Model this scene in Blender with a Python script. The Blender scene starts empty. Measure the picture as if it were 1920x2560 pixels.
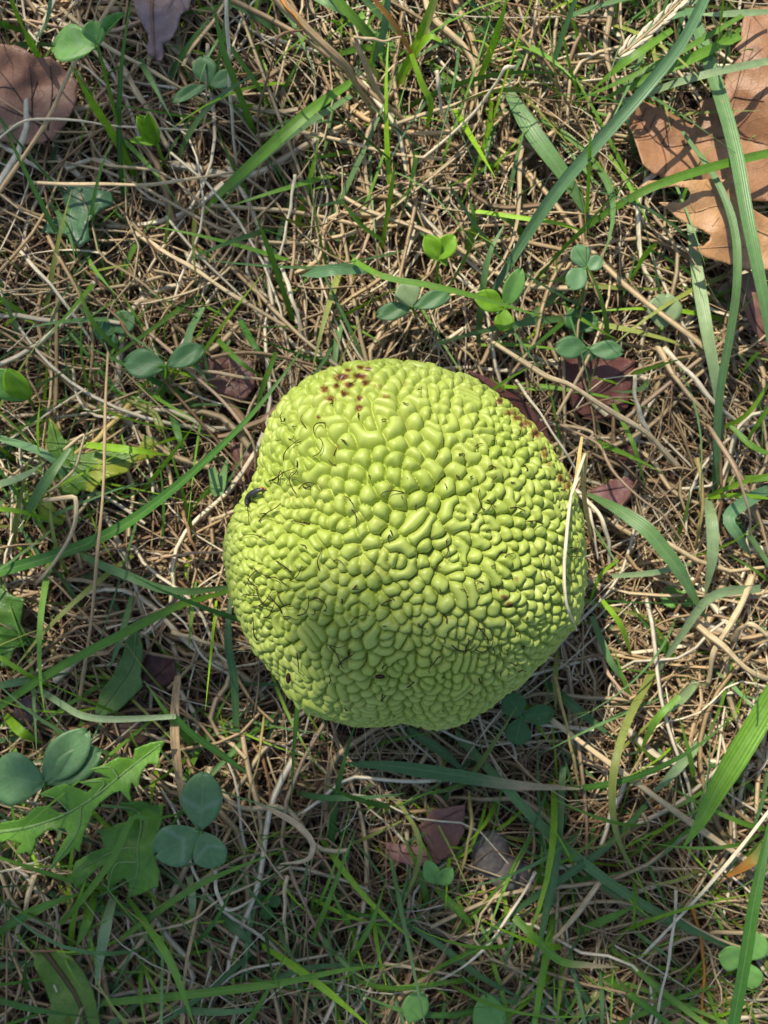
import bpy, math, random
import numpy as np
from mathutils import Vector
from mathutils.geometry import delaunay_2d_cdt
from mathutils.kdtree import KDTree

random.seed(11)
RNG = np.random.default_rng(7)
scene = bpy.context.scene
COL = scene.collection

# ------------------------------------------------------------------ camera
H = 0.302            # camera height above the soil (m)
TX = 0.464           # tangent of half the horizontal field of view
cam_d = bpy.data.cameras.new('camera')
cam = bpy.data.objects.new('camera', cam_d)
COL.objects.link(cam)
cam.location = (0, 0, H)
cam.rotation_euler = (0, 0, 0)
cam_d.sensor_fit = 'HORIZONTAL'
cam_d.lens = 4.38
cam_d.sensor_width = 2 * TX * 4.38
cam_d.clip_start = 0.01
cam_d.clip_end = 100
cam_d.dof.use_dof = True
cam_d.dof.focus_distance = 0.225
cam_d.dof.aperture_fstop = 2.8
scene.camera = cam

# ------------------------------------------------------------------ light
SUN_EL, SUN_AZ = 50.0, 28.0        # azimuth: degrees from +y towards -x
to_sun = Vector((-math.sin(math.radians(SUN_AZ)) * math.cos(math.radians(SUN_EL)),
                 math.cos(math.radians(SUN_AZ)) * math.cos(math.radians(SUN_EL)),
                 math.sin(math.radians(SUN_EL))))
world = bpy.data.worlds.new('World')
scene.world = world
world.use_nodes = True
wn = world.node_tree
sky = wn.nodes.new('ShaderNodeTexSky')
sky.sky_type = 'NISHITA'
sky.sun_disc = False
sky.sun_elevation = math.radians(SUN_EL)
sky.sun_rotation = math.radians(-SUN_AZ)
bg = wn.nodes['Background']
bg.inputs['Strength'].default_value = 0.125
wn.links.new(sky.outputs[0], bg.inputs['Color'])
sl = bpy.data.lights.new('sun', 'SUN')
sl.energy = 4.3
sl.angle = math.radians(0.53)
sl.color = (1.0, 0.92, 0.78)
so = bpy.data.objects.new('sun', sl)
COL.objects.link(so)
so.rotation_euler = to_sun.to_track_quat('Z', 'Y').to_euler()
so.location = (0, 0, 3)
vs = scene.view_settings
vs.view_transform = 'Standard'
vs.look = 'None'
vs.exposure = 0.40
vs.gamma = 1.0

# ------------------------------------------------------------------ helpers
def W(px, py, z):
    """photograph pixel (1920 x 2560) at height z -> world point"""
    k = TX * (H - z) / 960.0
    return np.array([(px - 960.0) * k, (1280.0 - py) * k, z])

def to_px(P):
    k = TX * (H - P[..., 2]) / 960.0
    return P[..., 0] / k + 960.0, 1280.0 - P[..., 1] / k

def link(o, parent=None):
    COL.objects.link(o)
    if parent is not None:
        o.parent = parent
    return o

def mesh_np(name, verts, faces, col=None, st=None, smooth=True, extra=None):
    """verts (n,3); faces (m,k) int array, or list of such arrays"""
    me = bpy.data.meshes.new(name)
    verts = np.asarray(verts, np.float32)
    fl = faces if isinstance(faces, list) else [faces]
    fl = [np.asarray(f, np.int32) for f in fl if len(f)]
    me.vertices.add(len(verts))
    me.vertices.foreach_set('co', verts.ravel())
    idx = np.concatenate([f.ravel() for f in fl])
    tot = np.concatenate([np.full(len(f), f.shape[1], np.int32) for f in fl])
    start = np.concatenate([[0], np.cumsum(tot)[:-1]]).astype(np.int32)
    me.loops.add(len(idx))
    me.loops.foreach_set('vertex_index', idx)
    me.polygons.add(len(tot))
    me.polygons.foreach_set('loop_start', start)
    me.update(calc_edges=True)
    me.polygons.foreach_set('use_smooth', np.full(len(tot), smooth, bool))
    if col is not None:
        a = me.attributes.new('col', 'FLOAT_COLOR', 'POINT')
        c = np.ones((len(verts), 4), np.float32)
        c[:, :3] = np.clip(col, 0, 1)
        a.data.foreach_set('color', c.ravel())
    if st is not None:
        a = me.attributes.new('st', 'FLOAT_VECTOR', 'POINT')
        a.data.foreach_set('vector', np.asarray(st, np.float32).ravel())
    for k, v in (extra or {}).items():
        a = me.attributes.new(k, 'FLOAT', 'POINT')
        a.data.foreach_set('value', np.asarray(v, np.float32))
    me.update()
    return me

def obj(name, me, mat, parent=None, label=None, cat=None, group=None, kind=None):
    o = bpy.data.objects.new(name, me)
    if me is not None and mat is not None and not me.materials:
        me.materials.append(mat)
    link(o, parent)
    tag(o, label, cat, group, kind)
    return o

def tag(o, label=None, cat=None, group=None, kind=None):
    if label: o['label'] = label
    if cat: o['category'] = cat
    if group: o['group'] = group
    if kind: o['kind'] = kind
    return o

def thing(name, loc, label, cat, group=None):
    o = bpy.data.objects.new(name, None)
    o.empty_display_size = 0.01
    o.location = loc
    link(o)
    return tag(o, label, cat, group)

def child(name, verts, faces, mat, root, **kw):
    v = np.asarray(verts) - np.array(root.location)
    attr = {k: kw.pop(k) for k in ('col', 'st', 'smooth', 'extra') if k in kw}
    return obj(name, mesh_np(name, v, faces, **attr), mat, root, **kw)

def vnoise(x, y, seed=0, octaves=4, f0=1.0):
    """cheap smooth 2-D noise from rotated sines, about -1..1"""
    r = np.random.default_rng(seed)
    out = np.zeros(np.broadcast(x, y).shape)
    amp, f = 1.0, f0
    for o in range(octaves):
        for k in range(3):
            a = r.uniform(0, 2 * math.pi); p = r.uniform(0, 6.28, 2)
            u = x * math.cos(a) + y * math.sin(a); v = -x * math.sin(a) + y * math.cos(a)
            out += amp / 3 * np.sin(f * u + p[0] + 1.3 * np.sin(0.7 * f * v + p[1]))
        amp *= 0.55; f *= 2.05
    return out / 1.6

# ------------------------------------------------------------------ materials
class NT:
    def __init__(s, name):
        s.m = bpy.data.materials.new(name); s.m.use_nodes = True
        s.t = s.m.node_tree; s.n = s.t.nodes; s.n.clear()
        s.out = s.n.new('ShaderNodeOutputMaterial')
    def node(s, typ, ins=None, **props):
        x = s.n.new(typ)
        for k, v in props.items(): setattr(x, k, v)
        for k, v in (ins or {}).items():
            if hasattr(v, 'is_output'): s.t.links.new(v, x.inputs[k])
            else: x.inputs[k].default_value = v
        return x
    def math(s, op, a, b=0.0, c=0.0):
        return s.node('ShaderNodeMath', {0: a, 1: b, 2: c}, operation=op).outputs[0]
    def mix(s, fac, a, b, blend='MIX'):
        x = s.node('ShaderNodeMix', data_type='RGBA', blend_type=blend)
        for i, v in ((0, fac), (6, a), (7, b)):
            if hasattr(v, 'is_output'): s.t.links.new(v, x.inputs[i])
            else: x.inputs[i].default_value = v
        return x.outputs[2]
    def attr(s, name, out='Fac'):
        return s.node('ShaderNodeAttribute', attribute_name=name).outputs[out]
    def noise(s, scale, detail=3, vec=None, rough=0.55):
        d = {'Scale': scale, 'Detail': detail, 'Roughness': rough}
        if vec is not None: d['Vector'] = vec
        return s.node('ShaderNodeTexNoise', d).outputs['Fac']
    def ramp(s, fac, stops):
        x = s.node('ShaderNodeValToRGB', {'Fac': fac})
        e = x.color_ramp.elements
        while len(e) < len(stops): e.new(0.5)
        for q, (p, c) in zip(e, stops):
            q.position = p; q.color = (*c, 1) if len(c) == 3 else c
        return x.outputs['Color']
    def maprange(s, v, a, b, c=0.0, d=1.0):
        return s.node('ShaderNodeMapRange', {0: v, 1: a, 2: b, 3: c, 4: d}).outputs[0]
    def done(s, shader):
        s.t.links.new(shader, s.out.inputs['Surface']); return s.m

def geom_pos(b):
    return b.node('ShaderNodeNewGeometry').outputs['Position']

def plant_mat(name, rough, transl, stripes, spot=0.25, spec=0.5, ttint=(1.15, 1.25, 0.35, 1), rust=False, net=0.0, net_dark=True, streak=0.5):
    b = NT(name)
    col = b.attr('col', 'Color')
    st = b.node('ShaderNodeSeparateXYZ', {0: b.attr('st', 'Vector')})
    pos = geom_pos(b)
    n1 = b.noise(420, 3, pos)
    n2 = b.noise(1800, 2, pos)
    v = b.math('MULTIPLY_ADD', n1, 2 * spot, 1 - spot)
    v = b.math('MULTIPLY', v, b.math('MULTIPLY_ADD', n2, spot, 1 - spot / 2))
    wave = b.math('SINE', b.math('MULTIPLY', st.outputs[0], stripes))
    if stripes:                                   # blotches and streaks along each stem
        vv = b.node('ShaderNodeCombineXYZ', {0: b.math('MULTIPLY', st.outputs[1], 7.0), 1: b.math('MULTIPLY', st.outputs[2], 91.0), 2: b.math('MULTIPLY', st.outputs[0], 0.9)}).outputs[0]
        v = b.math('MULTIPLY', v, b.math('MULTIPLY_ADD', b.noise(1.0, 5, vv, 0.65), streak, 1 - streak / 2))
    v = b.math('MULTIPLY', v, b.math('MULTIPLY_ADD', wave, 0.10, 1.0))
    c = b.mix(1.0, col, b.node('ShaderNodeCombineColor', {0: v, 1: v, 2: v}).outputs[0], 'MULTIPLY')
    if rust:
        c = b.mix(b.math('MULTIPLY', b.math('LESS_THAN', b.math('ABSOLUTE', st.outputs[0]), 0.10), 0.22), c, (0.36, 0.48, 0.20, 1))
        c = b.mix(b.math('MULTIPLY', b.maprange(b.noise(170, 4, pos, 0.7), 0.68, 0.75), 0.7), c, (0.40, 0.33, 0.10, 1))
    hgt_ = b.math('ADD', wave, n2)
    if net:
        d_ = b.node('ShaderNodeTexNoise', {'Vector': pos, 'Scale': 220.0}).outputs['Color']
        off_ = b.node('ShaderNodeVectorMath', {0: d_}, operation='SCALE'); off_.inputs['Scale'].default_value = 0.003
        vec = b.node('ShaderNodeVectorMath', {0: pos, 1: off_.outputs[0]}, operation='ADD').outputs[0]
        e1_ = b.node('ShaderNodeTexVoronoi', {'Vector': vec, 'Scale': net}, feature='DISTANCE_TO_EDGE').outputs['Distance']
        e2_ = b.node('ShaderNodeTexVoronoi', {'Vector': vec, 'Scale': net * 2.7}, feature='DISTANCE_TO_EDGE').outputs['Distance']
        ln_ = b.math('MULTIPLY_ADD', b.maprange(e2_, 0.0, 0.10, 1.0, 0.0), 0.45, b.maprange(e1_, 0.0, 0.07, 1.0, 0.0))
        dk = b.math('MULTIPLY_ADD', ln_, -0.10 if net_dark else 0.16, 1.0)
        c = b.mix(1.0, c, b.node('ShaderNodeCombineColor', {0: dk, 1: dk, 2: dk}).outputs[0], 'MULTIPLY')
        bl = b.maprange(b.noise(75, 5, pos, 0.7), 0.56, 0.72)
        c = b.mix(b.math('MULTIPLY', bl, 0.55 if net_dark else 0.22), c, (0.10, 0.045, 0.025, 1) if net_dark else (0.30, 0.33, 0.05, 1))
        hgt_ = b.math('ADD', n2, b.math('MULTIPLY', ln_, 0.5))
    bump = b.node('ShaderNodeBump', {'Strength': 0.5 if net else 0.25, 'Distance': 0.0002, 'Height': hgt_}).outputs[0]
    p = b.node('ShaderNodeBsdfPrincipled', {'Base Color': c, 'Roughness': rough, 'Specular IOR Level': spec, 'Normal': bump})
    tc = b.mix(1.0, c, ttint, 'MULTIPLY')
    t = b.node('ShaderNodeBsdfTranslucent', {'Color': tc})
    mx = b.node('ShaderNodeMixShader', {0: transl, 1: p.outputs[0], 2: t.outputs[0]})
    return b.done(mx.outputs[0])

M_GREEN = plant_mat('grass_blade_surface', 0.40, 0.34, 21.0, rust=True)
M_STRAW = plant_mat('dry_straw_surface', 0.55, 0.15, 9.0, 0.30, 0.4, (1.1, 1.0, 0.75, 1), streak=1.3)
M_LEAF = plant_mat('dry_leaf_surface', 0.48, 0.16, 0.0, 0.22, 0.5, (1.3, 0.9, 0.5, 1), net=210.0)
M_BROAD = plant_mat('broad_leaf_surface', 0.38, 0.33, 0.0, 0.22, 0.5, net=260.0, net_dark=False)

def clover_mat():
    b = NT('clover_leaflet_surface')
    col = b.attr('col', 'Color')
    st = b.node('ShaderNodeSeparateXYZ', {0: b.attr('st', 'Vector')})
    ax = b.math('ABSOLUTE', st.outputs[0])
    al = st.outputs[1]
    pos = geom_pos(b)
    n1 = b.noise(500, 3, pos); n2 = b.noise(1500, 2, pos)
    # pale chevron, fine side veins and a lighter midrib
    q = b.math('ADD', al, b.math('MULTIPLY', ax, -0.22))
    q = b.math('ADD', q, b.math('MULTIPLY', n1, 0.12))
    chev = b.math('SUBTRACT', 1.0, b.math('MINIMUM', 1.0, b.math('MULTIPLY', b.math('ABSOLUTE', b.math('SUBTRACT', q, 0.43)), 11.0)))
    vein = b.math('SINE', b.math('MULTIPLY', b.math('ADD', al, b.math('MULTIPLY', ax, -0.42)), 62.0))
    mid = b.math('LESS_THAN', ax, 0.035)
    v = b.math('MULTIPLY', b.math('MULTIPLY_ADD', n1, 0.5, 0.75), b.math('MULTIPLY_ADD', vein, 0.025, 1.0))
    c = b.mix(1.0, col, b.node('ShaderNodeCombineColor', {0: v, 1: v, 2: v}).outputs[0], 'MULTIPLY')
    c = b.mix(b.math('MULTIPLY', chev, b.math('MULTIPLY', st.outputs[2], 0.5)), c, (0.30, 0.42, 0.28, 1))
    c = b.mix(b.math('MULTIPLY', mid, 0.35), c, (0.28, 0.40, 0.16, 1))
    spots = b.maprange(b.noise(260, 4, pos, 0.7), 0.66, 0.72)
    c = b.mix(b.math('MULTIPLY', spots, 0.6), c, (0.36, 0.30, 0.14, 1))
    bump = b.node('ShaderNodeBump', {'Strength': 0.12, 'Distance': 0.0001, 'Height': b.math('ADD', vein, n2)}).outputs[0]
    p = b.node('ShaderNodeBsdfPrincipled', {'Base Color': c, 'Roughness': 0.46, 'Normal': bump})
    t = b.node('ShaderNodeBsdfTranslucent', {'Color': b.mix(1.0, c, (1.3, 1.25, 0.25, 1), 'MULTIPLY')})
    return b.done(b.node('ShaderNodeMixShader', {0: 0.33, 1: p.outputs[0], 2: t.outputs[0]}).outputs[0])
M_CLOVER = clover_mat()

def soil_mat():
    b = NT('dark_red_brown_soil')
    pos = geom_pos(b)
    n = b.noise(60, 6, pos, 0.65); n2 = b.noise(700, 5, pos, 0.7)
    c = b.ramp(n, [(0.3, (0.030, 0.020, 0.015)), (0.55, (0.085, 0.047, 0.034)), (0.75, (0.15, 0.075, 0.055))])
    c = b.mix(b.maprange(n2, 0.55, 0.8), c, (0.19, 0.12, 0.09, 1))
    bump = b.node('ShaderNodeBump', {'Strength': 0.9, 'Distance': 0.0015, 'Height': n2}).outputs[0]
    p = b.node('ShaderNodeBsdfPrincipled', {'Base Color': c, 'Roughness': 0.9, 'Normal': bump})
    return b.done(p.outputs[0])
M_SOIL = soil_mat()

def fruit_mat():
    b = NT('yellow_green_fruit_skin')
    pos = b.node('ShaderNodeTexCoord').outputs['Object']
    pos = geom_pos(b)
    n = b.noise(55, 3, pos); n2 = b.noise(1500, 3, pos); n3 = b.noise(650, 4, pos, 0.65)
    c = b.ramp(n, [(0.3, (0.305, 0.395, 0.050)), (0.7, (0.395, 0.465, 0.096))])
    c = b.mix(b.math('MULTIPLY', n2, 0.18), c, (0.46, 0.48, 0.14, 1))
    blush = b.maprange(b.noise(160, 2, pos), 0.66, 0.78)
    c = b.mix(b.math('MULTIPLY', blush, b.math('MULTIPLY', n3, 0.5)), c, (0.36, 0.27, 0.08, 1))
    speck = b.maprange(b.noise(900, 1, pos), 0.755, 0.785)
    c = b.mix(b.math('MULTIPLY', speck, 0.75), c, (0.10, 0.055, 0.015, 1))
    sc = b.attr('scab')
    sc1 = b.maprange(b.math('ADD', sc, b.math('MULTIPLY_ADD', n3, 1.3, -0.65)), 0.32, 0.7)
    c = b.mix(sc1, c, (0.22, 0.105, 0.022, 1))
    sc2 = b.maprange(b.math('ADD', sc, b.math('MULTIPLY_ADD', n3, 1.2, -0.60)), 0.66, 0.95)
    c = b.mix(sc2, c, (0.055, 0.016, 0.006, 1))
    bump = b.node('ShaderNodeBump', {'Strength': 0.12, 'Distance': 0.0003, 'Height': n3}).outputs[0]
    p = b.node('ShaderNodeBsdfPrincipled', {'Base Color': c, 'Roughness': 0.43, 'Specular IOR Level': 0.42, 'Normal': bump})
    return b.done(p.outputs[0])
M_FRUIT = fruit_mat()

def plain(name, c1, c2, scale, rough, bump=0.2, spec=0.5):
    b = NT(name)
    pos = geom_pos(b)
    n = b.noise(scale, 4, pos)
    c = b.ramp(n, [(0.3, c1), (0.7, c2)])
    bp = b.node('ShaderNodeBump', {'Strength': bump, 'Distance': 0.0003, 'Height': n}).outputs[0]
    return b.done(b.node('ShaderNodeBsdfPrincipled', {'Base Color': c, 'Roughness': rough, 'Specular IOR Level': spec, 'Normal': bp}).outputs[0])
M_HAIR = plain('dark_style_thread', (0.016, 0.006, 0.003), (0.060, 0.020, 0.009), 900, 0.7, 0.2, 0.25)
M_SLUG = plain('slate_grey_slug_skin', (0.020, 0.020, 0.026), (0.045, 0.042, 0.052), 1800, 0.32, 0.5)
M_SLUGTIP = plain('orange_slug_edge', (0.40, 0.14, 0.01), (0.30, 0.10, 0.01), 1800, 0.4)
M_STONE = plain('grey_brown_pebble', (0.075, 0.064, 0.058), (0.15, 0.13, 0.115), 500, 0.8, 0.6)

def dew_mat():
    b = NT('water_drop')
    return b.done(b.node('ShaderNodeBsdfPrincipled', {'Base Color': (1, 1, 1, 1), 'Roughness': 0.0, 'IOR': 1.33, 'Transmission Weight': 1.0}).outputs[0])
M_DEW = dew_mat()

# ------------------------------------------------------------------ ground
def axis_coords(inner, n, far):
    a = np.linspace(-inner, inner, n)
    g = inner * (far / inner) ** np.linspace(0, 1, 14)[1:]
    return np.concatenate([-g[::-1], a, g])
gx = axis_coords(0.34, 230, 30.0); gy = axis_coords(0.40, 270, 30.0)
X, Y = np.meshgrid(gx, gy)
FX, FY = W(1010, 1365, 0.047)[:2]
def soil_z(x, y):
    z = 0.0022 * vnoise(x, y, 3, 3, 55) + 0.0011 * vnoise(x, y, 4, 3, 330) + 0.0005 * vnoise(x, y, 5, 2, 1300)
    return z - 0.003 * np.exp(-((x - FX) ** 2 + (y - FY) ** 2) / (2 * 0.03 ** 2)) - 0.0015
Z = soil_z(X, Y)
gv = np.stack([X.ravel(), Y.ravel(), Z.ravel()], 1)
nxg, nyg = len(gx), len(gy)
ii = (np.arange(nyg - 1)[:, None] * nxg + np.arange(nxg - 1)[None, :]).ravel()
gf = np.stack([ii, ii + 1, ii + nxg + 1, ii + nxg], 1)
obj('ground', mesh_np('ground', gv, gf), M_SOIL, kind='structure')

# ------------------------------------------------------------------ fruit
ZC, RZ = 0.047, 0.0500
FC = np.array([FX, FY, ZC])
limb = [(970, 903), (860, 915), (775, 940), (700, 1000), (658, 1080), (640, 1160), (612, 1215), (580, 1275), (556, 1345), (560, 1430),
        (580, 1520), (625, 1610), (690, 1690), (745, 1770), (830, 1802), (920, 1817), (1005, 1806), (1090, 1824), (1165, 1808), (1260, 1742),
        (1330, 1680), (1395, 1610), (1445, 1560), (1463, 1480), (1465, 1390), (1455, 1300), (1428, 1210), (1372, 1105), (1290, 1020), (1190, 950), (1085, 912)]
_d = H - ZC
la, lr = [], []
for (x, y) in limb:
    dx, dy = x - 1010, 1365 - y
    rho = math.hypot(dx, dy) / 960 * TX
    la.append(math.atan2(dy, dx)); lr.append(_d * math.sin(math.atan(rho)) - 0.0006)
o_ = np.argsort(la); la = np.array(la)[o_]; lr = np.array(lr)[o_]
la = np.concatenate([la - 2 * math.pi, la, la + 2 * math.pi]); lr = np.tile(lr, 3)

def base_point(d):
    """direction (n,3) -> undisplaced surface point relative to the fruit centre"""
    th = np.arctan2(d[:, 1], d[:, 0])
    s = np.sqrt(np.clip(1 - d[:, 2] ** 2, 0, 1))
    R = np.interp(th, la, lr)
    R = 0.0535 + (R - 0.0535) * np.clip(s * 1.25 - 0.15, 0, 1)
    p = d * R[:, None]
    p[:, 2] = d[:, 2] * RZ
    return p

# parametric surface: patches of a cube sphere, dense where the photograph sees it
def cube_patch(ax, n, m, v0, v1):
    u = np.tan(np.linspace(-1, 1, n) * math.pi / 4); v = np.tan(np.linspace(v0, v1, m) * math.pi / 4)
    U, V = np.meshgrid(u, v)
    one = np.ones_like(U)
    P = {'z': (U, V, one), 'x': (one, U, V), '-x': (-one, -U, V), 'y': (-U, one, V), '-y': (U, -one, V), '-z': (-U, V, -one)}[ax]
    P = np.stack([q.ravel() for q in P], 1)
    P /= np.linalg.norm(P, axis=1)[:, None]
    i = (np.arange(m - 1)[:, None] * n + np.arange(n - 1)[None, :]).ravel()
    return P, np.stack([i, i + 1, i + n + 1, i + n], 1)
N = 310
dirs, quads, off = [], [], 0
for ax in ('z', 'x', '-x', 'y', '-y'):
    P, F = cube_patch(ax, N, N if ax == 'z' else 190, -1 if ax == 'z' else -0.22, 1)
    dirs.append(P); quads.append(F + off); off += len(P)
dirs = np.concatenate(dirs); quads = np.concatenate(quads)
key = np.round(dirs * 1e5).astype(np.int64)
_, first, inv = np.unique(key, axis=0, return_index=True, return_inverse=True)
inv = inv.ravel()
dirs = dirs[first]; quads = inv[quads]
base = base_point(dirs)

def px_of_dir(d):
    return to_px(base_point(d) + FC)

# clusters of drupelets
cand = RNG.normal(size=(42000, 3)); cand /= np.linalg.norm(cand, axis=1)[:, None]
cand = cand[cand[:, 2] > -0.55]
cpx, cpy = px_of_dir(cand)
def spacing(px, py, z):
    big = np.exp(-(((px - 940) / 260) ** 2 + ((py - 1080) / 190) ** 2))
    mid = np.exp(-(((px - 1100) / 330) ** 2 + ((py - 1300) / 300) ** 2))
    return np.where(z > 0, 0.156 + 0.074 * big + 0.020 * mid, 0.165)
csp = spacing(cpx, cpy, cand[:, 2]) * RNG.uniform(0.82, 1.18, len(cand))
cc = np.zeros((0, 3)); crad = []
acc = np.empty((3000, 3)); accr = np.empty(3000); na = 0
for c, s in zip(cand, csp):
    if na:
        dd = np.linalg.norm(acc[:na] - c, axis=1)
        if np.any(dd < 0.5 * (accr[:na] + s)): continue
    acc[na] = c; accr[na] = s; na += 1
    if na == 2999: break
cc = acc[:na]; crad = accr[:na] * 0.5
LMAX, SMAX = 6, 6
samp = np.full((na, LMAX, SMAX, 3), 9.0)
lbias = np.zeros((na, LMAX))
for i in range(na):
    c = cc[i]; r = crad[i] * 1.06
    t1 = np.cross(c, (0.3, 0.5, 0.8)); t1 /= np.linalg.norm(t1); t2 = np.cross(c, t1)
    rot = random.uniform(0, 6.283)
    def pt(rr, a):
        return c + r * rr * (math.cos(a + rot) * t1 + math.sin(a + rot) * t2)
    L = 0
    u = random.random()
    def arc(rr, a0, a1):
        global L_
        n = max(2, min(SMAX, int(round(abs(a1 - a0) * rr / 0.22)) + 1))
        for k in range(n):
            samp[i, L_, k] = pt(rr * random.uniform(0.95, 1.05), a0 + (a1 - a0) * k / (n - 1))
        lbias[i, L_] = random.uniform(-1, 1); L_ += 1
    L_ = 0
    if u < 0.48:                                  # pair in the middle, curved lobes round it
        q = random.uniform(0.2, 0.3)
        arc(q, -0.45, 0.45); arc(q, math.pi - 0.45, math.pi + 0.45)
        k = random.choice((3, 4, 4, 4)); cuts = sorted(random.uniform(0, 0.5) + 2 * math.pi * j / k + random.uniform(-0.25, 0.25) for j in range(k))
        for j in range(k):
            a0 = cuts[j]; a1 = cuts[(j + 1) % k] + (2 * math.pi if j == k - 1 else 0)
            g = random.uniform(0.25, 0.5)
            if random.random() < 0.9: arc(random.uniform(0.68, 0.80), a0 + g, a1 - g)
    elif u < 0.90:                                # rosette
        k = random.choice((3, 4, 4, 5))
        for j in range(k):
            a = 2 * math.pi * (j + random.uniform(-0.15, 0.15)) / k
            samp[i, L_, 0] = pt(random.uniform(0.42, 0.52), a - random.uniform(0, .25)); samp[i, L_, 1] = pt(random.uniform(0.5, 0.66), a + random.uniform(0, .3))
            lbias[i, L_] = random.uniform(-1, 1); L_ += 1
    else:                                         # two or three sausages
        k = random.choice((2, 3))
        for j in range(k):
            o = (j - (k - 1) / 2) * 0.62
            for q in range(4):
                b = -0.6 + 0.4 * q
                samp[i, L_, q] = c + r * ((o + 0.12 * math.cos(b * 2)) * (math.cos(rot) * t1 + math.sin(rot) * t2) + b * (-math.sin(rot) * t1 + math.cos(rot) * t2))
            lbias[i, L_] = random.uniform(-1, 1); L_ += 1
# fill the gaps between clusters with single round drupelets
flat_s = [list(samp[i][samp[i][:, :, 0] < 5].reshape(-1, 3)) for i in range(na)]
pool = np.array([p for q in flat_s for p in q]); pool_n = len(pool)
buf = np.empty((pool_n + 9000, 3)); buf[:pool_n] = pool; bn = pool_n
c2 = RNG.normal(size=(60000, 3)); c2 /= np.linalg.norm(c2, axis=1)[:, None]
c2 = c2[c2[:, 2] > -0.45]
qx, qy = px_of_dir(c2); fr = spacing(qx, qy, c2[:, 2]) * 0.5
fill_c, fill_r = [], []
far_ok = np.ones(len(c2), bool)
for a0 in range(0, len(c2), 4000):
    far_ok[a0:a0 + 4000] = np.sqrt(np.maximum(0, 2 - 2 * (c2[a0:a0 + 4000] @ (pool / np.linalg.norm(pool, axis=1)[:, None]).T))).min(1) > 0.46 * fr[a0:a0 + 4000]
for c, r in zip(c2[far_ok], fr[far_ok]):
    if fill_c and np.min(np.linalg.norm(np.array(fill_c) - c, axis=1)) < 0.66 * r: continue
    fill_c.append(c); fill_r.append(r)
nf = len(fill_c)
fs = np.full((nf, LMAX, SMAX, 3), 9.0)
for i in range(nf):
    c = fill_c[i]; t1 = np.cross(c, RNG.normal(size=3)); t1 /= np.linalg.norm(t1)
    ln = random.uniform(0.02, 0.22) * fill_r[i]
    fs[i, 0, 0] = c - t1 * ln; fs[i, 0, 1] = c + t1 * ln
cc = np.concatenate([cc, np.array(fill_c)]); crad = np.concatenate([crad, np.array(fill_r)])
samp = np.concatenate([samp, fs]); lbias = np.concatenate([lbias, RNG.uniform(-1, 1, (nf, LMAX))]); na += nf
for i in range(na):                               # pad short curves with their last point
    for l in range(LMAX):
        if samp[i, l, 0, 0] > 5: continue
        for q in range(1, SMAX):
            if samp[i, l, q, 0] > 5: samp[i, l, q] = samp[i, l, q - 1]
wob = dirs.copy()
for k in range(3):
    wob[:, k] += 0.010 * vnoise(dirs[:, (k + 1) % 3] + 0.37 * dirs[:, k], dirs[:, (k + 2) % 3] - 0.21 * dirs[:, k], 20 + k, 2, 26)
nV = len(dirs)
hgt = np.zeros(nV); lobe = np.zeros(nV, np.int32)
KC = 8
for s in range(0, nV, 6000):
    d = wob[s:s + 6000].astype(np.float32)
    dc = ((d[:, None, :] - cc[None].astype(np.float32)) ** 2).sum(2) if na < 200 else (2 - 2 * d @ cc.T.astype(np.float32))
    near = np.argpartition(dc, KC, axis=1)[:, :KC]
    sp = samp[near].astype(np.float32)                                   # v,KC,L,S,3
    ap = d[:, None, None, None, :] - sp[:, :, :, :-1]; ab = sp[:, :, :, 1:] - sp[:, :, :, :-1]
    u_ = np.clip((ap * ab).sum(-1) / np.maximum((ab * ab).sum(-1), 1e-9), 0, 1)
    dist = np.sqrt(((ap - ab * u_[..., None]) ** 2).sum(-1)).min(-1)             # v,KC,L
    cr = crad[near]
    lob = dist.reshape(len(d), -1)
    o2 = np.argpartition(lob, 1, axis=1)[:, :2]
    dd = np.take_along_axis(lob, o2, 1)
    sw = dd[:, 0] > dd[:, 1]
    i1 = np.where(sw, o2[:, 1], o2[:, 0]); d1 = dd.min(1); d2 = dd.max(1)
    cl = dist.min(2); cs = np.sort(cl, 1)
    e1 = (d2 - d1) / 2 * 0.0535; e2 = (cs[:, 1] - cs[:, 0]) / 2 * 0.0535
    r1 = np.take_along_axis(cr, (i1 // LMAX)[:, None], 1)[:, 0] * 0.0535     # cluster radius in metres
    cid = np.take_along_axis(near, (i1 // LMAX)[:, None], 1)[:, 0]
    lb = lbias[cid, i1 % LMAX]
    D1 = d1 * 0.0535
    rho = 0.50 * r1
    cap = np.sqrt(np.maximum(rho ** 2 - np.minimum(D1, 0.97 * rho) ** 2, 0))
    hgt[s:s + 6000] = 1.05 * (1 + 0.13 * lb) * cap - 0.36 * r1 * np.exp(-e1 / (0.075 * r1))
    lobe[s:s + 6000] = cid * LMAX + i1 % LMAX
nrm = base / np.array([0.0535 ** 2, 0.0535 ** 2, RZ ** 2]); nrm /= np.linalg.norm(nrm, axis=1)[:, None]
fp = base + nrm * (hgt - 0.0014)[:, None]
bx, by = to_px(base + FC)
up = dirs[:, 2] > -0.1
for (x, y, r, dep) in ((1105, 1405, 75, 0.0024), (985, 1500, 95, 0.0022), (1010, 1320, 60, 0.0012), (720, 1275, 120, 0.0018), (650, 1215, 60, 0.0008), (1150, 1640, 160, 0.0012)):
    g = np.exp(-(((bx - x) ** 2 + (by - y) ** 2) / (2 * (r * 0.62) ** 2))) * up
    fp -= nrm * (g * dep)[:, None]
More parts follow.
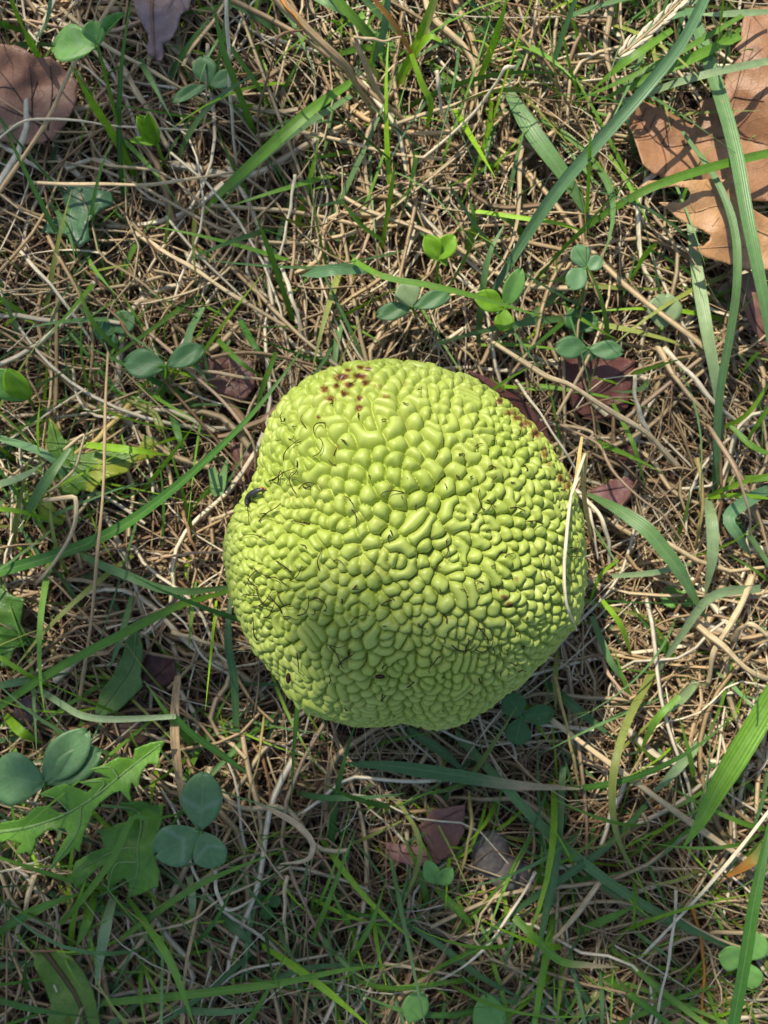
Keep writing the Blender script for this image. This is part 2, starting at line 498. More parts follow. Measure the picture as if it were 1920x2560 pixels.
for (x, y, r, dep) in ((955, 1200, 150, 0.0020), (880, 1000, 150, 0.0014), (830, 1620, 140, 0.0012), (1260, 1480, 110, 0.0014), (1010, 1360 - 20, 45, 0.0012)):
    g = np.exp(-(((bx - x) ** 2 + (by - y) ** 2) / (2 * (r * 0.62) ** 2))) * up
    fp += nrm * (g * dep)[:, None]
FPW = fp + FC                                     # world positions
vpx, vpy = to_px(FPW)
# brown scabs
scab = np.zeros(nV)
for (x, y, rx, ry, a) in ((855, 943, 20, 9, 1), (899, 940, 17, 8, 1), (921, 922, 9, 6, 1), (913, 957, 14, 7, .9), (812, 972, 12, 9, .8), (841, 965, 9, 7, .9), (873, 962, 14, 7, .9),
                          (861, 984, 10, 8, 1), (899, 995, 8, 7, 1), (897, 1020, 11, 8, .9), (824, 997, 14, 8, .85), (796, 1043, 6, 5, .9), (900, 918, 12, 6, .9), (945, 965, 14, 8, .55), (868, 925, 10, 5, .9),
                          (844, 1117, 7, 8, .6), (1262, 1495, 9, 9, .85), (1274, 1510, 9, 9, .9), (1292, 1448, 7, 9, .65), (1247, 1475, 4, 4, 1), (965, 990, 16, 10, .5), (1010, 960, 16, 8, .45),
                          (1249, 1004, 10, 12, .8), (1275, 1031, 16, 10, .75), (1295, 1045, 16, 10, .75), (1314, 1060, 16, 12, .8), (1338, 1084, 14, 14, .8), (1362, 1135, 9, 22, .7), (1402, 1195, 9, 14, .8), (1418, 1215, 9, 14, .8), (1372, 1160, 8, 10, .6)):
    scab = np.maximum(scab, a * np.exp(-(((vpx - x) / rx) ** 2 + ((vpy - y) / ry) ** 2) * 0.6) * up)
tri_n = np.zeros((nV, 3))
fn = np.cross(FPW[quads[:, 2]] - FPW[quads[:, 0]], FPW[quads[:, 3]] - FPW[quads[:, 1]])
for k in range(4):
    for c in range(3):
        tri_n[:, c] += np.bincount(quads[:, k], fn[:, c], nV)
vn = tri_n / np.maximum(np.linalg.norm(tri_n, axis=1), 1e-12)[:, None]
if (vn * nrm).sum() < 0:
    quads = quads[:, ::-1].copy(); vn = -vn; fn = -fn
fruit = thing('osage_orange', (FX, FY, 0.0), 'large bumpy yellow-green osage orange fruit lying in the grass', 'fruit')
floc = np.array(fruit.location)
flob = lobe[quads[:, 0]]
camv = np.array([0, 0, H]) - FPW[quads[:, 0]]
camv /= np.linalg.norm(camv, axis=1)[:, None]
vis = np.clip((fn * camv).sum(1), 0, None)
area = np.bincount(flob, vis, na * LMAX)
order = np.argsort(-area)[:300]
def fruit_piece(name, fsel, **kw):
    q = quads[fsel]
    key_ = q.astype(np.int64) * 100000 + flob[fsel][:, None]     # creases keep one-sided normals
    ids, inv = np.unique(key_, return_inverse=True)
    q = inv.reshape(q.shape); ids = ids // 100000
    me = mesh_np(name, FPW[ids] - floc, q, extra={'scab': scab[ids]})
    return obj(name, me, M_FRUIT, fruit, **kw)
so_ = np.argsort(flob, kind='stable'); bounds = np.searchsorted(flob[so_], np.arange(na * LMAX + 1))
used = np.zeros(len(quads), bool)
for l in order:
    sel = so_[bounds[l]:bounds[l + 1]]
    if len(sel) == 0: continue
    used[sel] = True
    fruit_piece('drupelet', sel)
fruit_piece('small_drupelets', np.nonzero(~used)[0], kind='stuff')
# plain underside closing the body
th_ = np.linspace(0, 2 * math.pi, 49)[:-1]; rings = np.linspace(-0.05, -1.0, 12)
uv = []
for zc in rings:
    s = math.sqrt(max(0, 1 - zc * zc)); d = np.stack([s * np.cos(th_), s * np.sin(th_), np.full(48, zc)], 1)
    uv.append(base_point(d) * 0.975)
uv = np.concatenate(uv) + FC
uf = [[r * 48 + k, (r + 1) * 48 + k, (r + 1) * 48 + (k + 1) % 48, r * 48 + (k + 1) % 48] for r in range(11) for k in range(48)]
child('underside', uv, np.array(uf), M_FRUIT, fruit, extra={'scab': np.zeros(len(uv))})

# look-up of the fruit surface under a photograph pixel
visv = np.nonzero((dirs[:, 2] > 0.05))[0]
kd = KDTree(len(visv))
for k, v in enumerate(visv): kd.insert((vpx[v], vpy[v], 0), k)
kd.balance()
def on_fruit(px, py, lift=0.0):
    hits = kd.find_n((px, py, 0), 6)
    best = max(hits, key=lambda h: FPW[visv[h[1]], 2])
    v = visv[best[1]]
    return FPW[v] + vn[v] * 0 + nrm[v] * lift, nrm[v]

# ------------------------------------------------------------------ curves to geometry
def resample(pts, n):
    pts = np.asarray(pts, float)
    P = np.concatenate([[2 * pts[0] - pts[1]], pts, [2 * pts[-1] - pts[-2]]])
    segl = np.linalg.norm(np.diff(pts, axis=0), axis=1)
    cum = np.concatenate([[0], np.cumsum(segl)]); t = np.linspace(0, cum[-1], n)
    out = np.empty((n, 3))
    for j, s in enumerate(t):
        i = min(np.searchsorted(cum, s, 'right') - 1, len(segl) - 1)
        u = (s - cum[i]) / max(segl[i], 1e-9)
        a, b, c, d = P[i:i + 4]
        out[j] = 0.5 * ((2 * b) + (-a + c) * u + (2 * a - 5 * b + 4 * c - d) * u * u + (-a + 3 * b - 3 * c + d) * u ** 3)
    return out

def frame(P):
    T = np.gradient(P, axis=0); T /= np.maximum(np.linalg.norm(T, axis=1), 1e-9)[:, None]
    S = np.cross(T, (0, 0, 1.0)); ln = np.linalg.norm(S, axis=1)
    S = np.where(ln[:, None] > 0.05, S / np.maximum(ln, 1e-9)[:, None], np.array([1.0, 0, 0]))
    return T, S, np.cross(S, T)

def strips(n, a, b0):
    """quads of an n-ring strip with a vertices per ring, starting at vertex b0"""
    i = np.arange(n - 1)[:, None] * a; k = np.arange(a - 1)[None, :]
    return (np.stack([i + k, i + k + 1, i + a + k + 1, i + a + k], -1).reshape(-1, 4) + b0)

def blade_geo(P, hw, roll=0.0, keel=0.2, thick=0.00010):
    """grass blade: ribbed upper face and lower face meeting at thin edges; hw half widths per ring"""
    n = len(P)
    T, S, U = frame(P)
    r = np.broadcast_to(roll, (n,))[:, None]
    A = S * np.cos(r) + U * np.sin(r); B = -S * np.sin(r) + U * np.cos(r)
    h = hw[:, None]
    acr = (-1, -0.55, -0.10, 0.10, 0.55, 1)
    top = np.stack([P + A * h * q + B * (h * keel * (abs(q) - 0.25 * (0.3 < abs(q) < 0.8)) + thick * (abs(q) < 0.99)) for q in acr], 1)
    bot = np.stack([P + A * h * q + B * (h * keel * abs(q) - thick * (abs(q) < 0.99)) for q in (1, 0, -1)], 1)
    V = np.concatenate([top.reshape(-1, 3), bot.reshape(-1, 3)])
    F = np.concatenate([strips(n, 6, 0), strips(n, 3, 6 * n)])
    st = np.zeros((len(V), 3)); tt = np.linspace(0, 1, n)
    st[:6 * n, 0] = np.tile(acr, n); st[6 * n:, 0] = np.tile((1, 0, -1), n)
    st[:6 * n, 1] = np.repeat(tt, 6); st[6 * n:, 1] = np.repeat(tt, 3)
    return V, F, st

def tube_geo(P, rad, sides=6, flat=1.0):
    n = len(P)
    T, S, U = frame(P)
    a = np.arange(sides) / sides * 2 * math.pi
    V = P[:, None] + rad[:, None, None] * (S[:, None] * np.cos(a)[None, :, None] + flat * U[:, None] * np.sin(a)[None, :, None])
    i = np.arange(n - 1)[:, None] * sides; k = np.arange(sides)[None, :]; k2 = (k + 1) % sides
    F = np.stack([i + k, i + k2, i + sides + k2, i + sides + k], -1).reshape(-1, 4)
    st = np.zeros((n, sides, 3)); st[:, :, 0] = np.cos(a)[None]; st[:, :, 1] = np.linspace(0, 1, n)[:, None]
    caps = [np.arange(sides)[None, ::-1], (n - 1) * sides + np.arange(sides)[None]]
    return V.reshape(-1, 3), [F, np.concatenate(caps)], st.reshape(-1, 3)

# ------------------------------------------------------------------ colours (linear)
C = dict(
    lime=(0.30, 0.52, 0.020), green=(0.165, 0.345, 0.030), deep=(0.075, 0.215, 0.026), teal=(0.165, 0.310, 0.100),
    blue=(0.180, 0.350, 0.150), pale=(0.34, 0.46, 0.22), olive=(0.30, 0.34, 0.07), dteal=(0.105, 0.225, 0.070),
    straw=(0.61, 0.47, 0.27), white=(0.78, 0.68, 0.48), tan=(0.48, 0.335, 0.175), pink=(0.52, 0.36, 0.22), orange=(0.58, 0.25, 0.04), brown=(0.30, 0.17, 0.085), gold=(0.58, 0.44, 0.15))

LAND = [(90, 235, 'the pinkish-brown rounded leaf'), (190, 100, 'the folded clover on a tall stem'), (400, 60, 'the shrivelled purple leaf'), (510, 200, 'the clover with one narrow leaflet'), (350, 320, 'the shut yellow-green clover'),
        (210, 520, 'the crumpled blue-green leaf'), (285, 820, 'the dull low clover'), (400, 905, 'the clover pair with holes'), (40, 950, 'the backlit clover leaflet'), (570, 920, 'the crumbling brick-red leaf'), (230, 1150, 'the ragged yellowed leaf'),
        (140, 1280, 'the small black-speckled leaf'), (620, 1240, 'the slug'), (320, 1640, 'the smooth oblong leaf'), (120, 1920, 'the largest clover'), (200, 2000, 'the jagged dandelion leaf'), (330, 2150, 'the crinkled dandelion leaf'),
        (480, 2050, 'the clover with pale chevrons'), (170, 2450, 'the leaf with a brown stripe'), (680, 2270, 'the tiny dim clover'), (740, 2090, 'the looped dead ribbon'), (1100, 2080, 'the cinnamon leaf piece'), (1250, 2160, 'the two pebbles'),
        (1090, 2190, 'the little folded clover'), (1045, 2520, 'the two single round leaflets'), (1310, 1800, 'the clover in the fruit shadow'), (1850, 2400, 'the light green clover'), (1800, 1950, 'the widest green blade'), (1820, 2160, 'the knotted white stem'),
        (1660, 775, 'the striped round leaflet'), (1460, 670, 'the small blue-green clover'), (1470, 875, 'the wavy teal clover'), (1250, 740, 'the lime clover'), (1030, 760, 'the glaucous clover'), (1100, 620, 'the heart-shaped clover'),
        (1750, 250, 'the brown oak leaf'), (1800, 560, 'the tan oak leaf'), (1890, 760, 'the curled reddish leaf edge'), (1500, 1230, 'the rose-brown leaf scrap'), (1280, 1000, 'the maroon leaf against the fruit'), (1430, 1350, 'the straw draped on the fruit'),
        (1690, 1490, 'the half-shaded clover leaflet'), (1660, 70, 'the seed head'), (860, 170, 'the thickest tan stalk'), (1240, 210, 'the white curled blade'), (1780, 1350, 'the short whitish-green blade'), (1850, 1200, 'the hooked pinkish blade'), (1080, 1850, 'the spear-shaped teal blade'), (570, 1650, 'the upright rusty-streaked blade')]
USED = {}
def near_label(words_, pts):
    m = pts[len(pts) // 2]
    cand_ = sorted(LAND, key=lambda q: (q[0] - m[0]) ** 2 + (q[1] - m[1]) ** 2)
    for prep in ('beside', 'near'):
        for q in cand_[:2]:
            l = f'{words_} {prep} {q[2]}'
            if l not in USED:
                USED[l] = 1
                return l
    return f'{words_} near {cand_[0][2]}'

def put_blade(pts, w, c, label, group=None, cat='grass blade', taper=(0.75, 0.0), tip=None, name='grass_strand', roll=None, keel=0.22, n=26, mat=None):
    """pts: (px,py,z mm); w: full width in photograph pixels; taper = share of the width at the two ends"""
    P = resample([W(x, y, (z + 4) / 1000) for x, y, z in pts], n)
    t = np.linspace(0, 1, n)
    k = TX * (H - P[:, 2]) / 960
    prof = np.minimum(1, taper[0] + (1 - taper[0]) * t / 0.3)
    tt = np.clip((t - 0.45) / 0.55, 0, 1); prof = prof * (1 - (1 - taper[1]) * tt ** 1.6)
    hw = np.maximum(w * 0.5 * k * prof, 0.00006)
    r0 = random.uniform(-0.3, 0.3) if roll is None else roll
    rl = r0 + random.uniform(-0.3, 0.3) * t
    V, F, st = blade_geo(P, hw, rl, keel)
    base_c = np.array(C[c]) * random.uniform(0.88, 1.12)
    colr = np.tile(base_c, (len(V), 1))
    if tip:
        f = np.clip((st[:, 1] - tip[1]) / max(1e-3, 1 - tip[1]) * 2, 0, 1)[:, None]
        colr = colr * (1 - f) + np.array(C[tip[0]]) * f
    st[:, 2] = random.random()
    loc = P[0]
    me = mesh_np(name, V - loc, [F], col=colr, st=st)
    o = obj(name, me, mat or M_GREEN, None, label, cat, group)
    o.location = loc
    return o

def put_straw(pts, w, c, label, group=None, cat='straw', taper=(0.9, 0.6), name='straw_strand', flat=0.7, n=30, wig=0.6, lookup=None, mat=None):
    Q = [W(x, y, (z + 3) / 1000) for x, y, z in pts] if lookup is None else lookup
    P = resample(Q, n)
    t = np.linspace(0, 1, n)
    k = TX * (H - P[:, 2]) / 960
    rad = np.maximum(w * 0.5 * k * (taper[0] + (taper[1] - taper[0]) * t) * (1 + 0.12 * np.sin(t * random.uniform(9, 23) + random.random() * 6)), 0.00008)
    P = P + wig * 0.0004 * np.stack([np.sin(t * 17 + random.random() * 6), np.sin(t * 13 + random.random() * 6), 0.5 * np.sin(t * 19)], 1) * (t * (1 - t) * 4)[:, None]
    V, F, st = tube_geo(P, rad, 6, flat)
    colr = np.tile(np.array(C[c]) * random.uniform(0.85, 1.15), (len(V), 1))
    st[:, 2] = random.random()
    loc = P[0]
    o = obj(name, mesh_np(name, V - loc, F, col=colr, st=st), mat or M_STRAW, None, label, cat, group)
    o.location = loc
    return o

# ------------------------------------------------------------------ leaflets and leaves
def leaflet_geo(b, tip, wid, fold, droop, notch=0.06, shape='obovate'):
    """b, tip: world points; wid: full width in metres; closed thin solid with a midrib fold"""
    nt, ns = 14, 9
    b = np.asarray(b, float); tip = np.asarray(tip, float)
    T = tip - b; L = np.linalg.norm(T); T /= L
    S = np.cross(T, (0, 0, 1.0)); S /= np.linalg.norm(S); U = np.cross(S, T)
    t = np.linspace(0, 1, nt); s = np.linspace(-1, 1, ns)
    if shape == 'obovate': wp = np.sin(math.pi * np.clip(t, 0, 1) ** 1.25) ** 0.62
    else: wp = np.sin(math.pi * np.clip(t, 0, 1) ** 0.95) ** 0.55
    wp[0] = 0.05; wp[-1] = 0.10
    top = []
    for j in range(nt):
        for q in s:
            along = t[j] * L * (1 + notch * (abs(q) - 0.5) * t[j] ** 4) 
            x = q * wp[j] * wid / 2
            z = abs(q) * wp[j] * wid / 2 * fold - droop * L * (t[j] - 0.4) ** 2 + 0.018 * L * math.sin(9 * t[j] + 4 * q)
            top.append(b + T * along + S * x * math.cos(min(1.2, abs(fold)) * 0.5) + U * z)
    top = np.array(top); bot = top - np.array([0, 0, 0.00025])
    V = np.concatenate([top, bot]); m = nt * ns
    F = []
    for j in range(nt - 1):
        for i in range(ns - 1):
            a = j * ns + i
            F.append([a, a + 1, a + ns + 1, a + ns]); F.append([m + a, m + a + ns, m + a + ns + 1, m + a + 1])
    rim = list(range(ns)) + [j * ns + ns - 1 for j in range(1, nt)] + [(nt - 1) * ns + i for i in range(ns - 2, -1, -1)] + [j * ns for j in range(nt - 2, 0, -1)]
    for k in range(len(rim)):
        a, c = rim[k], rim[(k + 1) % len(rim)]
        F.append([a, a + m, c + m, c])
    st = np.zeros((nt, ns, 3)); st[:, :, 0] = s[None]; st[:, :, 1] = t[:, None]
    st = np.concatenate([st.reshape(-1, 3)] * 2)
    return V, np.array(F), st

def clover(label, leaflets, stem, c, chevron=0.0, name='clover_leaf', cat='clover', group=None):
    """leaflets: (base px,py,z, tip px,py,z, width px, fold, colour or None)"""
    root_p = W(*stem[-1][:2], stem[-1][2] / 1000)
    root = thing(name, tuple(root_p), label, cat, group)
    for lf in leaflets:
        bx_, by_, bz, tx_, ty_, tz, wp, fold = lf[:8]
        cc_ = lf[8] if len(lf) > 8 else c
        b = W(bx_, by_, bz / 1000); tp = W(tx_, ty_, tz / 1000)
        wid = wp * TX * (H - tz / 1000) / 960
        V, F, st = leaflet_geo(b, tp, wid, fold, random.uniform(0.08, 0.22), random.uniform(0.02, 0.1))
        st[:, 2] = chevron
        colr = np.tile(np.array(C[cc_]) * random.uniform(0.9, 1.1), (len(V), 1))
        child('leaflet', V, F, M_CLOVER, root, col=colr, st=st)
    P = resample([W(x, y, z / 1000) for x, y, z in stem], 14)
    V, F, st = tube_geo(P, np.full(14, 0.00055), 6)
    child('stem', V, F, M_GREEN, root, col=np.tile(C['green'], (len(V), 1)), st=st)
    return root

def sheet(poly, zf, step=7.0, th=0.00028):
    """poly: photograph pixels; zf(px,py)->height in m. Returns a closed thin solid"""
    n = len(poly)
    # densify and roughen the outline
    out = []
    for i in range(n):
        a = np.array(poly[i], float); b = np.array(poly[(i + 1) % n], float)
        m = max(1, int(np.linalg.norm(b - a) / (step * 1.3)))
        for k in range(m):
            p = a + (b - a) * k / m
            if k: p = p + RNG.normal(0, step * 0.10, 2)
            out.append(p)
    out = np.array(out)
    x0, y0 = out.min(0); x1, y1 = out.max(0)
    gx_, gy_ = np.meshgrid(np.arange(x0, x1, step), np.arange(y0, y1, step))
    g = np.stack([gx_.ravel(), gy_.ravel()], 1) + RNG.uniform(-0.3, 0.3, (gx_.size, 2)) * step
    # keep grid points inside and not too near the outline
    ins = np.zeros(len(g), bool)
    for i in range(len(out)):
        a, b = out[i], out[(i + 1) % len(out)]
        cr = ((a[1] > g[:, 1]) != (b[1] > g[:, 1]))
        with np.errstate(divide='ignore', invalid='ignore'):
            xi = (b[0] - a[0]) * (g[:, 1] - a[1]) / (b[1] - a[1]) + a[0]
        ins ^= cr & (g[:, 0] < xi)
    g = g[ins]
    if len(g):
        dmin = np.sqrt(((g[:, None] - out[None]) ** 2).sum(2)).min(1)
        g = g[dmin > step * 0.55]
    pts = np.concatenate([out, g]); m = len(out)
    vs_, es_, fs_, *_ = delaunay_2d_cdt([Vector(p) for p in pts], [], [list(range(m))], 1, 1e-4)
    P2 = np.array([(v.x, v.y) for v in vs_])
    tri = np.array([f for f in fs_ if len(f) == 3])
    z = zf(P2[:, 0], P2[:, 1])
    k = TX * (H - z) / 960
    top = np.stack([(P2[:, 0] - 960) * k, (1280 - P2[:, 1]) * k, z], 1)
    e1 = top[tri[:, 1]] - top[tri[:, 0]]; e2 = top[tri[:, 2]] - top[tri[:, 0]]
    flip = np.cross(e1, e2)[:, 2] < 0
    tri[flip] = tri[flip][:, ::-1]
    nv = len(top)
    V = np.concatenate([top, top - np.array([0, 0, th])])
    ed = {}
    for t in tri:
        for a, b in ((t[0], t[1]), (t[1], t[2]), (t[2], t[0])): ed[(a, b)] = 1
    rim = [(a, b) for (a, b) in ed if (b, a) not in ed]
    F4 = np.array([[b, a, a + nv, b + nv] for a, b in rim])
    return V, [np.concatenate([tri, tri[:, ::-1] + nv]), F4], P2

def leaf(name, label, cat, poly, z, c1, c2, veins, mat, curl=3.0, tilt=(0, 0), step=7.0, vcol=None, vw=5.0, seed=0, group=None, rib=None, edge=None, crinkle=0.25):
    cx = np.mean([p[0] for p in poly]); cy = np.mean([p[1] for p in poly])
    sc = max(np.ptp([p[0] for p in poly]), np.ptp([p[1] for p in poly])) / 2
    def zf(x, y):
        u = (x - cx) / sc; v = (y - cy) / sc
        h = z + (4 if z < 14 else 1) + curl * (0.55 * vnoise(u, v, 50 + seed, 3, 2.6)) + tilt[0] * u + tilt[1] * v
        h = h + crinkle * vnoise(x / 26.0, y / 26.0, 70 + seed, 2, 1.0)
        if rib:
            q = np.array(resample([(a, b, 0) for a, b in veins[0]], 40))[:, :2]
            dd = np.sqrt(((np.stack([x, y], -1)[..., None, :] - q) ** 2).sum(-1)).min(-1)
            h = h + rib * np.minimum(dd / 40.0, 1.5)
        return np.maximum(h, 1.0) / 1000
    V, F, P2 = sheet(poly, zf, step)
    loc = np.array([*W(cx, cy, z / 1000)[:2], 0.0])
    root = thing(name, tuple(loc), label, cat, group)
    n2 = 0.5 + 0.5 * vnoise((P2[:, 0] - cx) / sc, (P2[:, 1] - cy) / sc, 90 + seed, 4, 3.0)
    n2 = np.clip(n2, 0, 1)[:, None]
    colr = np.array(c1) * (1 - n2) + np.array(c2) * n2
    if edge is not None:
        colr = colr * (1 - edge[1] * (n2 > 0.62)) + np.array(edge[0]) * edge[1] * (n2 > 0.62)
    colr = np.concatenate([colr, colr])
    st = np.zeros((len(V), 3))
    child('leaf_blade', V, F, mat, root, col=colr, st=st)
    for k, vv in enumerate(veins):
        q = np.array(vv, float)
        zz = zf(q[:, 0], q[:, 1]) * 1000
        pp = resample([W(x, y, h / 1000) for (x, y), h in zip(q, zz)], 18)
        # follow the sheet
        ppx, ppy = to_px(pp); pz = zf(ppx, ppy)
        pp = np.array([W(x, y, h + 0.00016) for x, y, h in zip(ppx, ppy, pz)])
        wv = vw * 1.2 if k == 0 else vw * 0.8
        rad = np.linspace(1.0, 0.4, 18) * wv * 0.5 * TX * H / 960
        Vv, Fv, sv = tube_geo(pp, rad, 5, 0.6)
        child('midrib' if k == 0 else 'side_vein', Vv, Fv, mat, root, col=np.tile(vcol if vcol is not None else np.array(c1) * 0.5, (len(Vv), 1)), st=sv * 0)
    return root

def Z4(pts, k=2.765, ox=0, oy=0): return [(ox + x / k, oy + y / k) for x, y in pts]

# ------------------------------------------------------------------ dry leaves
leaf('fallen_leaf', 'rounded pinkish-brown dry leaf with dark branching veins beside a folded clover', 'leaf',
     Z4([(-60, 300), (40, 305), (130, 320), (200, 360), (260, 400), (340, 390), (400, 430), (470, 500), (530, 560), (532, 680), (500, 760), (460, 850), (400, 920), (360, 975), (330, 962), (300, 985), (200, 1000), (100, 990), (0, 970), (-60, 960)]),
     16, (0.27, 0.125, 0.072), (0.40, 0.21, 0.125),
     [Z4(q) for q in ([(340, 970), (220, 800), (90, 610), (-20, 470)], [(220, 800), (218, 600), (205, 440)], [(330, 900), (360, 640), (345, 440)], [(300, 840), (150, 800), (-10, 730)], [(95, 610), (20, 600), (-40, 620)], [(215, 690), (260, 560)], [(360, 700), (450, 600)])],
     M_LEAF, 6, (0, -3), 8, np.array((0.06, 0.028, 0.022)), 5, 1, crinkle=0.8)
leaf('fallen_leaf', 'greyish-purple shrivelled leaf split into hanging strips', 'leaf',
     Z4([(900, -60), (940, 90), (1000, 200), (1035, 250), (1010, 350), (1060, 400), (1112, 432), (1132, 380), (1122, 300), (1172, 280), (1202, 240), (1222, 200), (1250, 100), (1310, 60), (1330, -60)]),
     13, (0.17, 0.135, 0.165), (0.27, 0.17, 0.13), [Z4([(1060, -60), (1050, 100), (1070, 400)])], M_LEAF, 5, (0, 3), 8, np.array((0.20, 0.10, 0.07)), 10, 2)
k4 = 4.1475
leaf('fallen_leaf', 'large brown lobed oak leaf with a pointed lobe and shaded folds', 'leaf',
     Z4([(165, 1160), (300, 1022), (440, 1070), (620, 1150), (740, 1220), (790, 1260), (870, 1300), (930, 1230), (962, 1130), (950, 1060), (1100, 1000), (1200, 860), (1230, 770), (1290, 640), (1385, 560), (1310, 500), (1380, 380), (1400, 200), (1450, 90), (1700, 60), (2000, 60), (2000, 2100), (1500, 2080), (1200, 1950), (900, 1870), (600, 1840), (470, 1800), (360, 1700), (290, 1490), (230, 1340)], k4, 1520, 0),
     20, (0.30, 0.135, 0.058), (0.46, 0.24, 0.11),
     [Z4(q, k4, 1520, 0) for q in ([(2000, 1700), (1650, 1500), (1250, 1420), (800, 1500), (540, 1500), (280, 1180)], [(560, 1510), (600, 1660), (590, 1800)], [(430, 1330), (500, 1190)], [(350, 1220), (400, 1110)], [(350, 1240), (230, 1290)], [(450, 1400), (310, 1430)], [(560, 1490), (680, 1230)], [(1250, 1420), (1150, 1200), (1300, 1000), (1380, 700), (1480, 200)], [(1380, 700), (1600, 500)], [(1300, 1000), (1620, 1050)], [(1250, 1420), (1500, 1150), (1640, 900)])],
     M_LEAF, 8, (2, 0), 8, np.array((0.17, 0.07, 0.03)), 5, 3, rib=1.2, crinkle=0.9)
leaf('fallen_leaf', 'light tan lobed oak leaf with two rounded notches and pale side veins', 'leaf',
     Z4([(330, 270), (420, 212), (560, 208), (760, 218), (1000, 200), (1090, 185), (1300, 220), (1450, 480), (1659, 600), (1950, 720), (1950, 1220), (1659, 1140), (1500, 1135), (1400, 1125), (1220, 1065), (1020, 1012), (880, 902), (985, 892), (1055, 830), (1065, 775), (985, 722), (880, 692), (740, 612), (620, 512), (525, 440), (640, 440), (760, 442), (832, 402), (857, 340), (822, 288), (700, 270), (560, 292), (430, 297)], k4, 1520, 400),
     27, (0.44, 0.225, 0.09), (0.58, 0.34, 0.16),
     [Z4(q, k4, 1520, 400) for q in ([(1950, 900), (1500, 700), (1250, 520), (1150, 465), (900, 540), (760, 535), (560, 460)], [(1500, 700), (1560, 890), (1300, 890), (920, 920)], [(1250, 520), (1100, 330), (1000, 230)], [(900, 540), (860, 440), (905, 350)], [(1300, 620), (1200, 700)], [(1250, 540), (1310, 500)], [(1150, 590), (1080, 690)])],
     M_LEAF, 8, (0, 2), 7, np.array((0.50, 0.30, 0.14)), 5, 4, rib=1.2, crinkle=0.9)
leaf('fallen_leaf', 'reddish-brown curled leaf edge under the tan oak leaf', 'leaf',
     Z4([(1230, 1195), (1480, 1170), (1525, 1300), (1600, 1600), (1659, 1800), (1950, 1900), (1950, 2050), (1600, 1920), (1450, 1650), (1380, 1450), (1330, 1290)], k4, 1520, 400),
     18, (0.20, 0.085, 0.055), (0.30, 0.15, 0.10), [Z4([(1900, 1980), (1580, 1750), (1450, 1450), (1330, 1230)], k4, 1520, 400)], M_LEAF, 4, (-3, 0), 8, None, 4, 5)
kr = 1.728
red1, red2 = (0.115, 0.038, 0.028), (0.20, 0.075, 0.055)
leaf('fallen_leaf', 'dark red-brown leaf pressed against the fruit, its tip poking up orange', 'leaf',
     Z4([(365, 130), (470, 172), (570, 225), (640, 300), (700, 380), (752, 520), (735, 620), (640, 600), (520, 450), (420, 300)], kr, 960, 850),
     11, red1, red2, [Z4([(370, 140), (520, 260), (640, 420), (720, 600)], kr, 960, 850)], M_LEAF, 3, (0, -2), 8, None, 5, 6)
leaf('fallen_leaf', 'broad maroon leaf half buried under straw below teal clover', 'leaf',
     Z4([(760, 60), (880, 60), (1000, 70), (1085, 90), (1070, 200), (1055, 290), (980, 335), (880, 345), (815, 295), (800, 200), (760, 140)], kr, 960, 850),
     8, red1, red2, [Z4([(1080, 100), (950, 200), (820, 300)], kr, 960, 850)], M_LEAF, 3, (0, 0), 8, None, 5, 7)
leaf('fallen_leaf', 'small rose-brown leaf scrap among bright straw', 'leaf',
     Z4([(880, 655), (1000, 600), (1085, 585), (1065, 680), (1015, 745), (940, 725)], kr, 960, 850),
     9, (0.20, 0.08, 0.065), (0.30, 0.14, 0.12), [Z4([(890, 660), (1060, 630)], kr, 960, 850)], M_LEAF, 3, (0, 0), 8, None, 5, 8)
leaf('fallen_leaf', 'narrow maroon leaf scrap below a white straw stub', 'leaf',
     Z4([(970, 480), (1060, 445), (1135, 510), (1060, 545), (1000, 530)], kr, 960, 850), 7, red1, red2, [Z4([(975, 490), (1125, 510)], kr, 960, 850)], M_LEAF, 2, (0, 0), 8, None, 4, 9)
leaf('fallen_leaf', 'flat cinnamon-brown leaf piece beside two grey pebbles', 'leaf',
     Z4([(150, 630), (210, 560), (350, 538), (347, 660), (300, 750), (240, 782), (190, 720)], kr, 960, 1700),
     10, (0.20, 0.095, 0.065), (0.27, 0.135, 0.095), [Z4([(160, 640), (340, 560)], kr, 960, 1700)], M_LEAF, 2, (0, 0), 8, None, 4, 10)
leaf('fallen_leaf', 'rolled pinkish-brown strip of leaf touching the cinnamon leaf piece', 'leaf',
     Z4([(8, 700), (120, 716), (240, 750), (248, 792), (150, 808), (35, 782)], kr, 960, 1700),
     9, (0.24, 0.105, 0.085), (0.33, 0.16, 0.13), [Z4([(15, 735), (240, 775)], kr, 960, 1700)], M_LEAF, 3, (0, 2), 8, None, 4, 11)
leaf('fallen_leaf', 'crumbling brick-red leaf under the long arching blade', 'leaf',
     Z4([(860, 80), (1000, 55), (1090, 90), (1105, 200), (1050, 265), (940, 235), (860, 180)], kr, 0, 850), 5, (0.17, 0.072, 0.055), (0.26, 0.12, 0.095), [Z4([(870, 120), (1090, 200)], kr, 0, 850)], M_LEAF, 4, (0, 0), 8, None, 4, 12)
leaf('fallen_leaf', 'brick-red leaf fragment tucked close by the slug side of the fruit', 'leaf',
     Z4([(1010, 440), (1115, 465), (1130, 600), (1070, 650), (1000, 600)], kr, 0, 850), 5, (0.15, 0.065, 0.05), (0.23, 0.10, 0.08), [Z4([(1020, 450), (1080, 640)], kr, 0, 850)], M_LEAF, 4, (0, 0), 8, None, 4, 13)
k6 = 2.592
